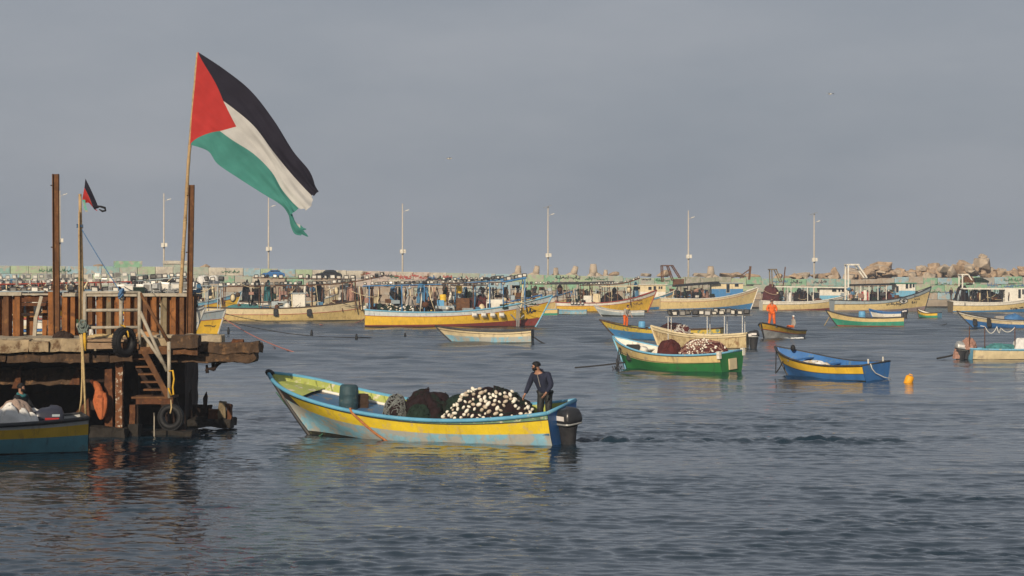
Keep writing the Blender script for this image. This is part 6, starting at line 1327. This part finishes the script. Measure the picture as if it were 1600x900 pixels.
# right edge boat
b = b34b = big("rust stained cream boat with white cabin at the right edge", 1485, 487.5, 1645, 4, 1.5, 1.3, 2.9, 4.0, [((.10, .34), M_midblue), ((.60, .8), M_creamy), (1, M_white)], rail=M_white, lines=(((.61, .805), M_timber_dark, .03),), transom=M_rust_grey)
canopy(b, 1505, 1570, 451, 451.5, M_white, (1508, 1520, 1533, 1548, 1566), .18, 1.8, M_dark); cabin(b, 1570, 1625, 450, 470, M_white, 1.4, windows=((1591, 1595, 452, 466, 'd'), (1597, 1600, 452, 460, 'w'), (1604, 1609, 452, 460, 'w')), m2=M_white, slant=-.25)
for i, (u, rx, h) in enumerate(((1503, .9, 2.6), (1540, 1.4, 2.0), (1556, 1.2, 1.4))): heap(b, b.at(u), 0, 1.0, rx, 1.0, h, M_net_dark, ["tall dark net pile at the stern of the right edge boat", "dark net pile in the middle of the right edge boat", "low dark net pile by the white cabin of the right edge boat"][i], "net", "fishing_net", 190 + i, lump=.3)
heap(b, b.at(1512), 0, 4.05, .9, 1.2, .9, M_rust_brown, "brown net bundle on the canopy of the right edge boat", seed=195, lump=.3); heap(b, b.at(1530), 0, 4.05, 1.1, 1.2, .7, M_net_green, "dark green net bundle on the canopy of the right edge boat", seed=196, lump=.3)
gantry(b, [((1501, 450), (1501, 429)), ((1500, 429), (1511, 429)), ((1510, 429), (1519, 443))], M_white, .16)
b.write(1577, 1588, 478, 483.5, M_ink, 230, .1); b.write(1592, 1606, 477, 483, M_ink, 231, .1)
person("person in dark clothes among the nets of the right edge boat", b.w(b.at(1518), -.9, 1.3), R(-20), None, M_charcoal, M_charcoal); person("person with bare arms leaning by the white cabin of the right edge boat", b.w(b.at(1571), -1.3, 1.3), R(-60), None, M_greycloth, M_charcoal, sleeves=False)
q_ = wpt(wx(1454), -7, 1.25); person("person in dark clothes standing on the quay before the tan blocks", q_, R(10), None, M_charcoal, M_wader, sc=1.15)
q_ = wpt(wx(1197), -8, 1.25); person("person in grey on the quay left of the white canopy boat", q_, R(-30), None, M_greycloth, M_charcoal, sc=1.1)
person("person in blue standing between eye boat and white canopy boat", b33b.w(b33b.at(1330), -.8, 1.4), R(0), None, M_bluecloth, M_wader)
clutter(b21, 345, 590, 60, 1.2, 3.6, 1, 22); clutter(b22, 575, 835, 90, 1.3, 3.7, 2, 26); clutter(b29, 885, 1000, 50, 1.2, 3.2, 3, 18); clutter(b31, 1048, 1112, 45, 1.4, 3.0, 4, 10); clutter(b32b, 1198, 1285, 55, 1.2, 2.8, 5, 12); clutter(b33b, 1318, 1400, 50, 1.5, 3.0, 6, 12)
clutter(b34b, 1490, 1590, 70, 1.2, 3.0, 7, 14); clutter(b28, 800, 890, 40, 1.4, 3.3, 8, 14); clutter(b27, 610, 800, 60, 1.6, 3.6, 9, 20); clutter(b25, 395, 460, 30, 1.8, 3.4, 10, 10); clutter(b26, 440, 520, 40, 1.8, 3.6, 11, 14); clutter(b24, 240, 350, 50, 1.6, 3.8, 12, 14)
clutter(L1, -60, 270, 120, 2.6, 4.2, 13, 30); clutter(L2, -70, 180, 90, 2.2, 3.4, 14, 24); clutter(L4, -60, 130, 90, 2.8, 4.2, 15, 20); clutter(L3, 160, 310, 60, 2.4, 3.5, 16, 16); clutter(L5, 230, 312, 50, 2.2, 4.2, 17, 14)
# cars parked on the quay
def car(u, v, wpx, m, label, yaw=0):
    p = wpt(wx(u), -4.5, 0); s = p.y / FPX; p.z = CAM_H - (v - V0) * s; k = wpx * s / 4.1; r = thing("parked_car", label, "car", p, WANG + yaw); r.scale = (k, k, k)
    pr = [(-2.05, .25), (-2.05, .75), (-1.7, .92), (-.95, .98), (-.35, 1.45), (.75, 1.47), (1.45, 1.0), (2.0, .85), (2.08, .5), (2.05, .25)]
    mb = MB(); n = len(pr); mb.add([(x, -.8 + (.14 if z > 1.1 else 0), z) for x, z in pr] + [(x, .8 - (.14 if z > 1.1 else 0), z) for x, z in pr], [tuple(range(n)), tuple(range(n, 2 * n))[::-1]] + [(i, (i + 1) % n, (i + 1) % n + n, i + n)[::-1] for i in range(n)]); mb.build("body", m, r, bevel=.05)
    for x0, x1 in ((-.72, .12), (.2, 1.1)): MB().box(((x0 + x1) / 2, -.735, 1.2), (x1 - x0, .05, .34)).build("window", M_glass, r)
    for x in (-1.3, 1.3):
        for y in (-.78, .78): MB().lathe([(.0, -.1), (.2, -.1), (.32, -.08), (.32, .08), (.2, .1), (0, .1)], 18, (x, y, .32), M=Matrix.Rotation(R(90), 3, 'X')).build("wheel", M_black, r)
    zq = p.z - 1.25
    if zq > .3: MB().box(p - Vector((0, -.4, zq / 2 + .0)), (wpx * s * 1.1, 2.6, zq)).build("quay_step", M_quay, None, kind="structure")
car(418, 434, 34, M_blue, "dark blue car roof showing above the lamp frames left of the mural"); car(503, 436, 40, M_charcoal, "black car roof showing above the lamp frames near the mural")
# mooring lines over the water by the pier
rope(sag(P(348, 496, 178), P(462, 551, 132), .25, 20), .035, M_rope_red, "red mooring rope slanting down right from the yellow bow by the pier"); rope(sag(P(345, 488, 178), P(455, 502, 226), .3, 20), .03, M_rope_tan, "pale mooring line from the yellow bow towards the cream boat")
rope(sag(P(590, 482, 235), P(500, 507, 214), .9, 20), .05, M_rope_red, "red bow rope of the long cream boat dipping to the water"); rope(sag(P(350, 500, 180), P(560, 527, 166), .4, 30), .03, M_rope_dark, "long dark line crossing the water right of the pier"); rope(sag(P(560, 527, 166), P(658, 522, 180), .15, 20), .045, M_rope_dark, "dark floating line left of the small cream boat")
for i, (u, v, d) in enumerate(((357, 519, 176), (487, 523, 176), (557, 530, 163), (633, 528, 170))): MB().lathe([(.0, -.2), (.09, -.15), (.11, .1), (.06, .35), (.0, .42)], 10, P(u, v, d)).build("marker_float", M_black, None, label=["dark marker float on the line nearest the pier", "small dark marker float below the long cream boat's cabin", "tall dark marker float left of the small cream boat", "dark marker float beside the small cream boat's bow"][i], category="float")
# gulls
def gull(u, v, d, label, rz):
    r = thing("gull", label, "bird", P(u, v, d), rz); r.scale = (.62,) * 3; MB().ell((0, 0, 0), (.30, .09, .09), 10, 7).tube([(-.26, 0, 0), (-.42, 0, .0)], [.06, .02], 6).ell((.30, 0, .04), (.09, .06, .06), 8, 6).build("body", M_white, r)
    for s in (1, -1): MB().grid([[(.12 - .02 * abs(y), s * y, z), (-.12 + .05 * abs(y), s * y, z)] for y, z in ((.05, .02), (.3, .16), (.55, .14), (.8, .02))], 0, True).build("wing", M_grey, r)
gull(702, 248, 200, "white gull flying above the mural wall, left of the two", .5); gull(1297, 147, 200, "white gull flying highest at upper right", 2.2)

# air over the harbour
hz = MB().box((0, 13000, 7.5), (54000, 29000, 31)).build("haze", None, None, kind="stuff"); hz.data.materials.clear()
m = bpy.data.materials.new("harbour_haze"); m.use_nodes = True; t = m.node_tree; t.nodes.clear()
o = t.nodes.new('ShaderNodeOutputMaterial'); v = t.nodes.new('ShaderNodeVolumePrincipled'); v.inputs['Color'].default_value = (.74, .85, 1, 1); v.inputs['Density'].default_value = .00037
t.links.new(v.outputs[0], o.inputs['Volume']); hz.data.materials.append(m)
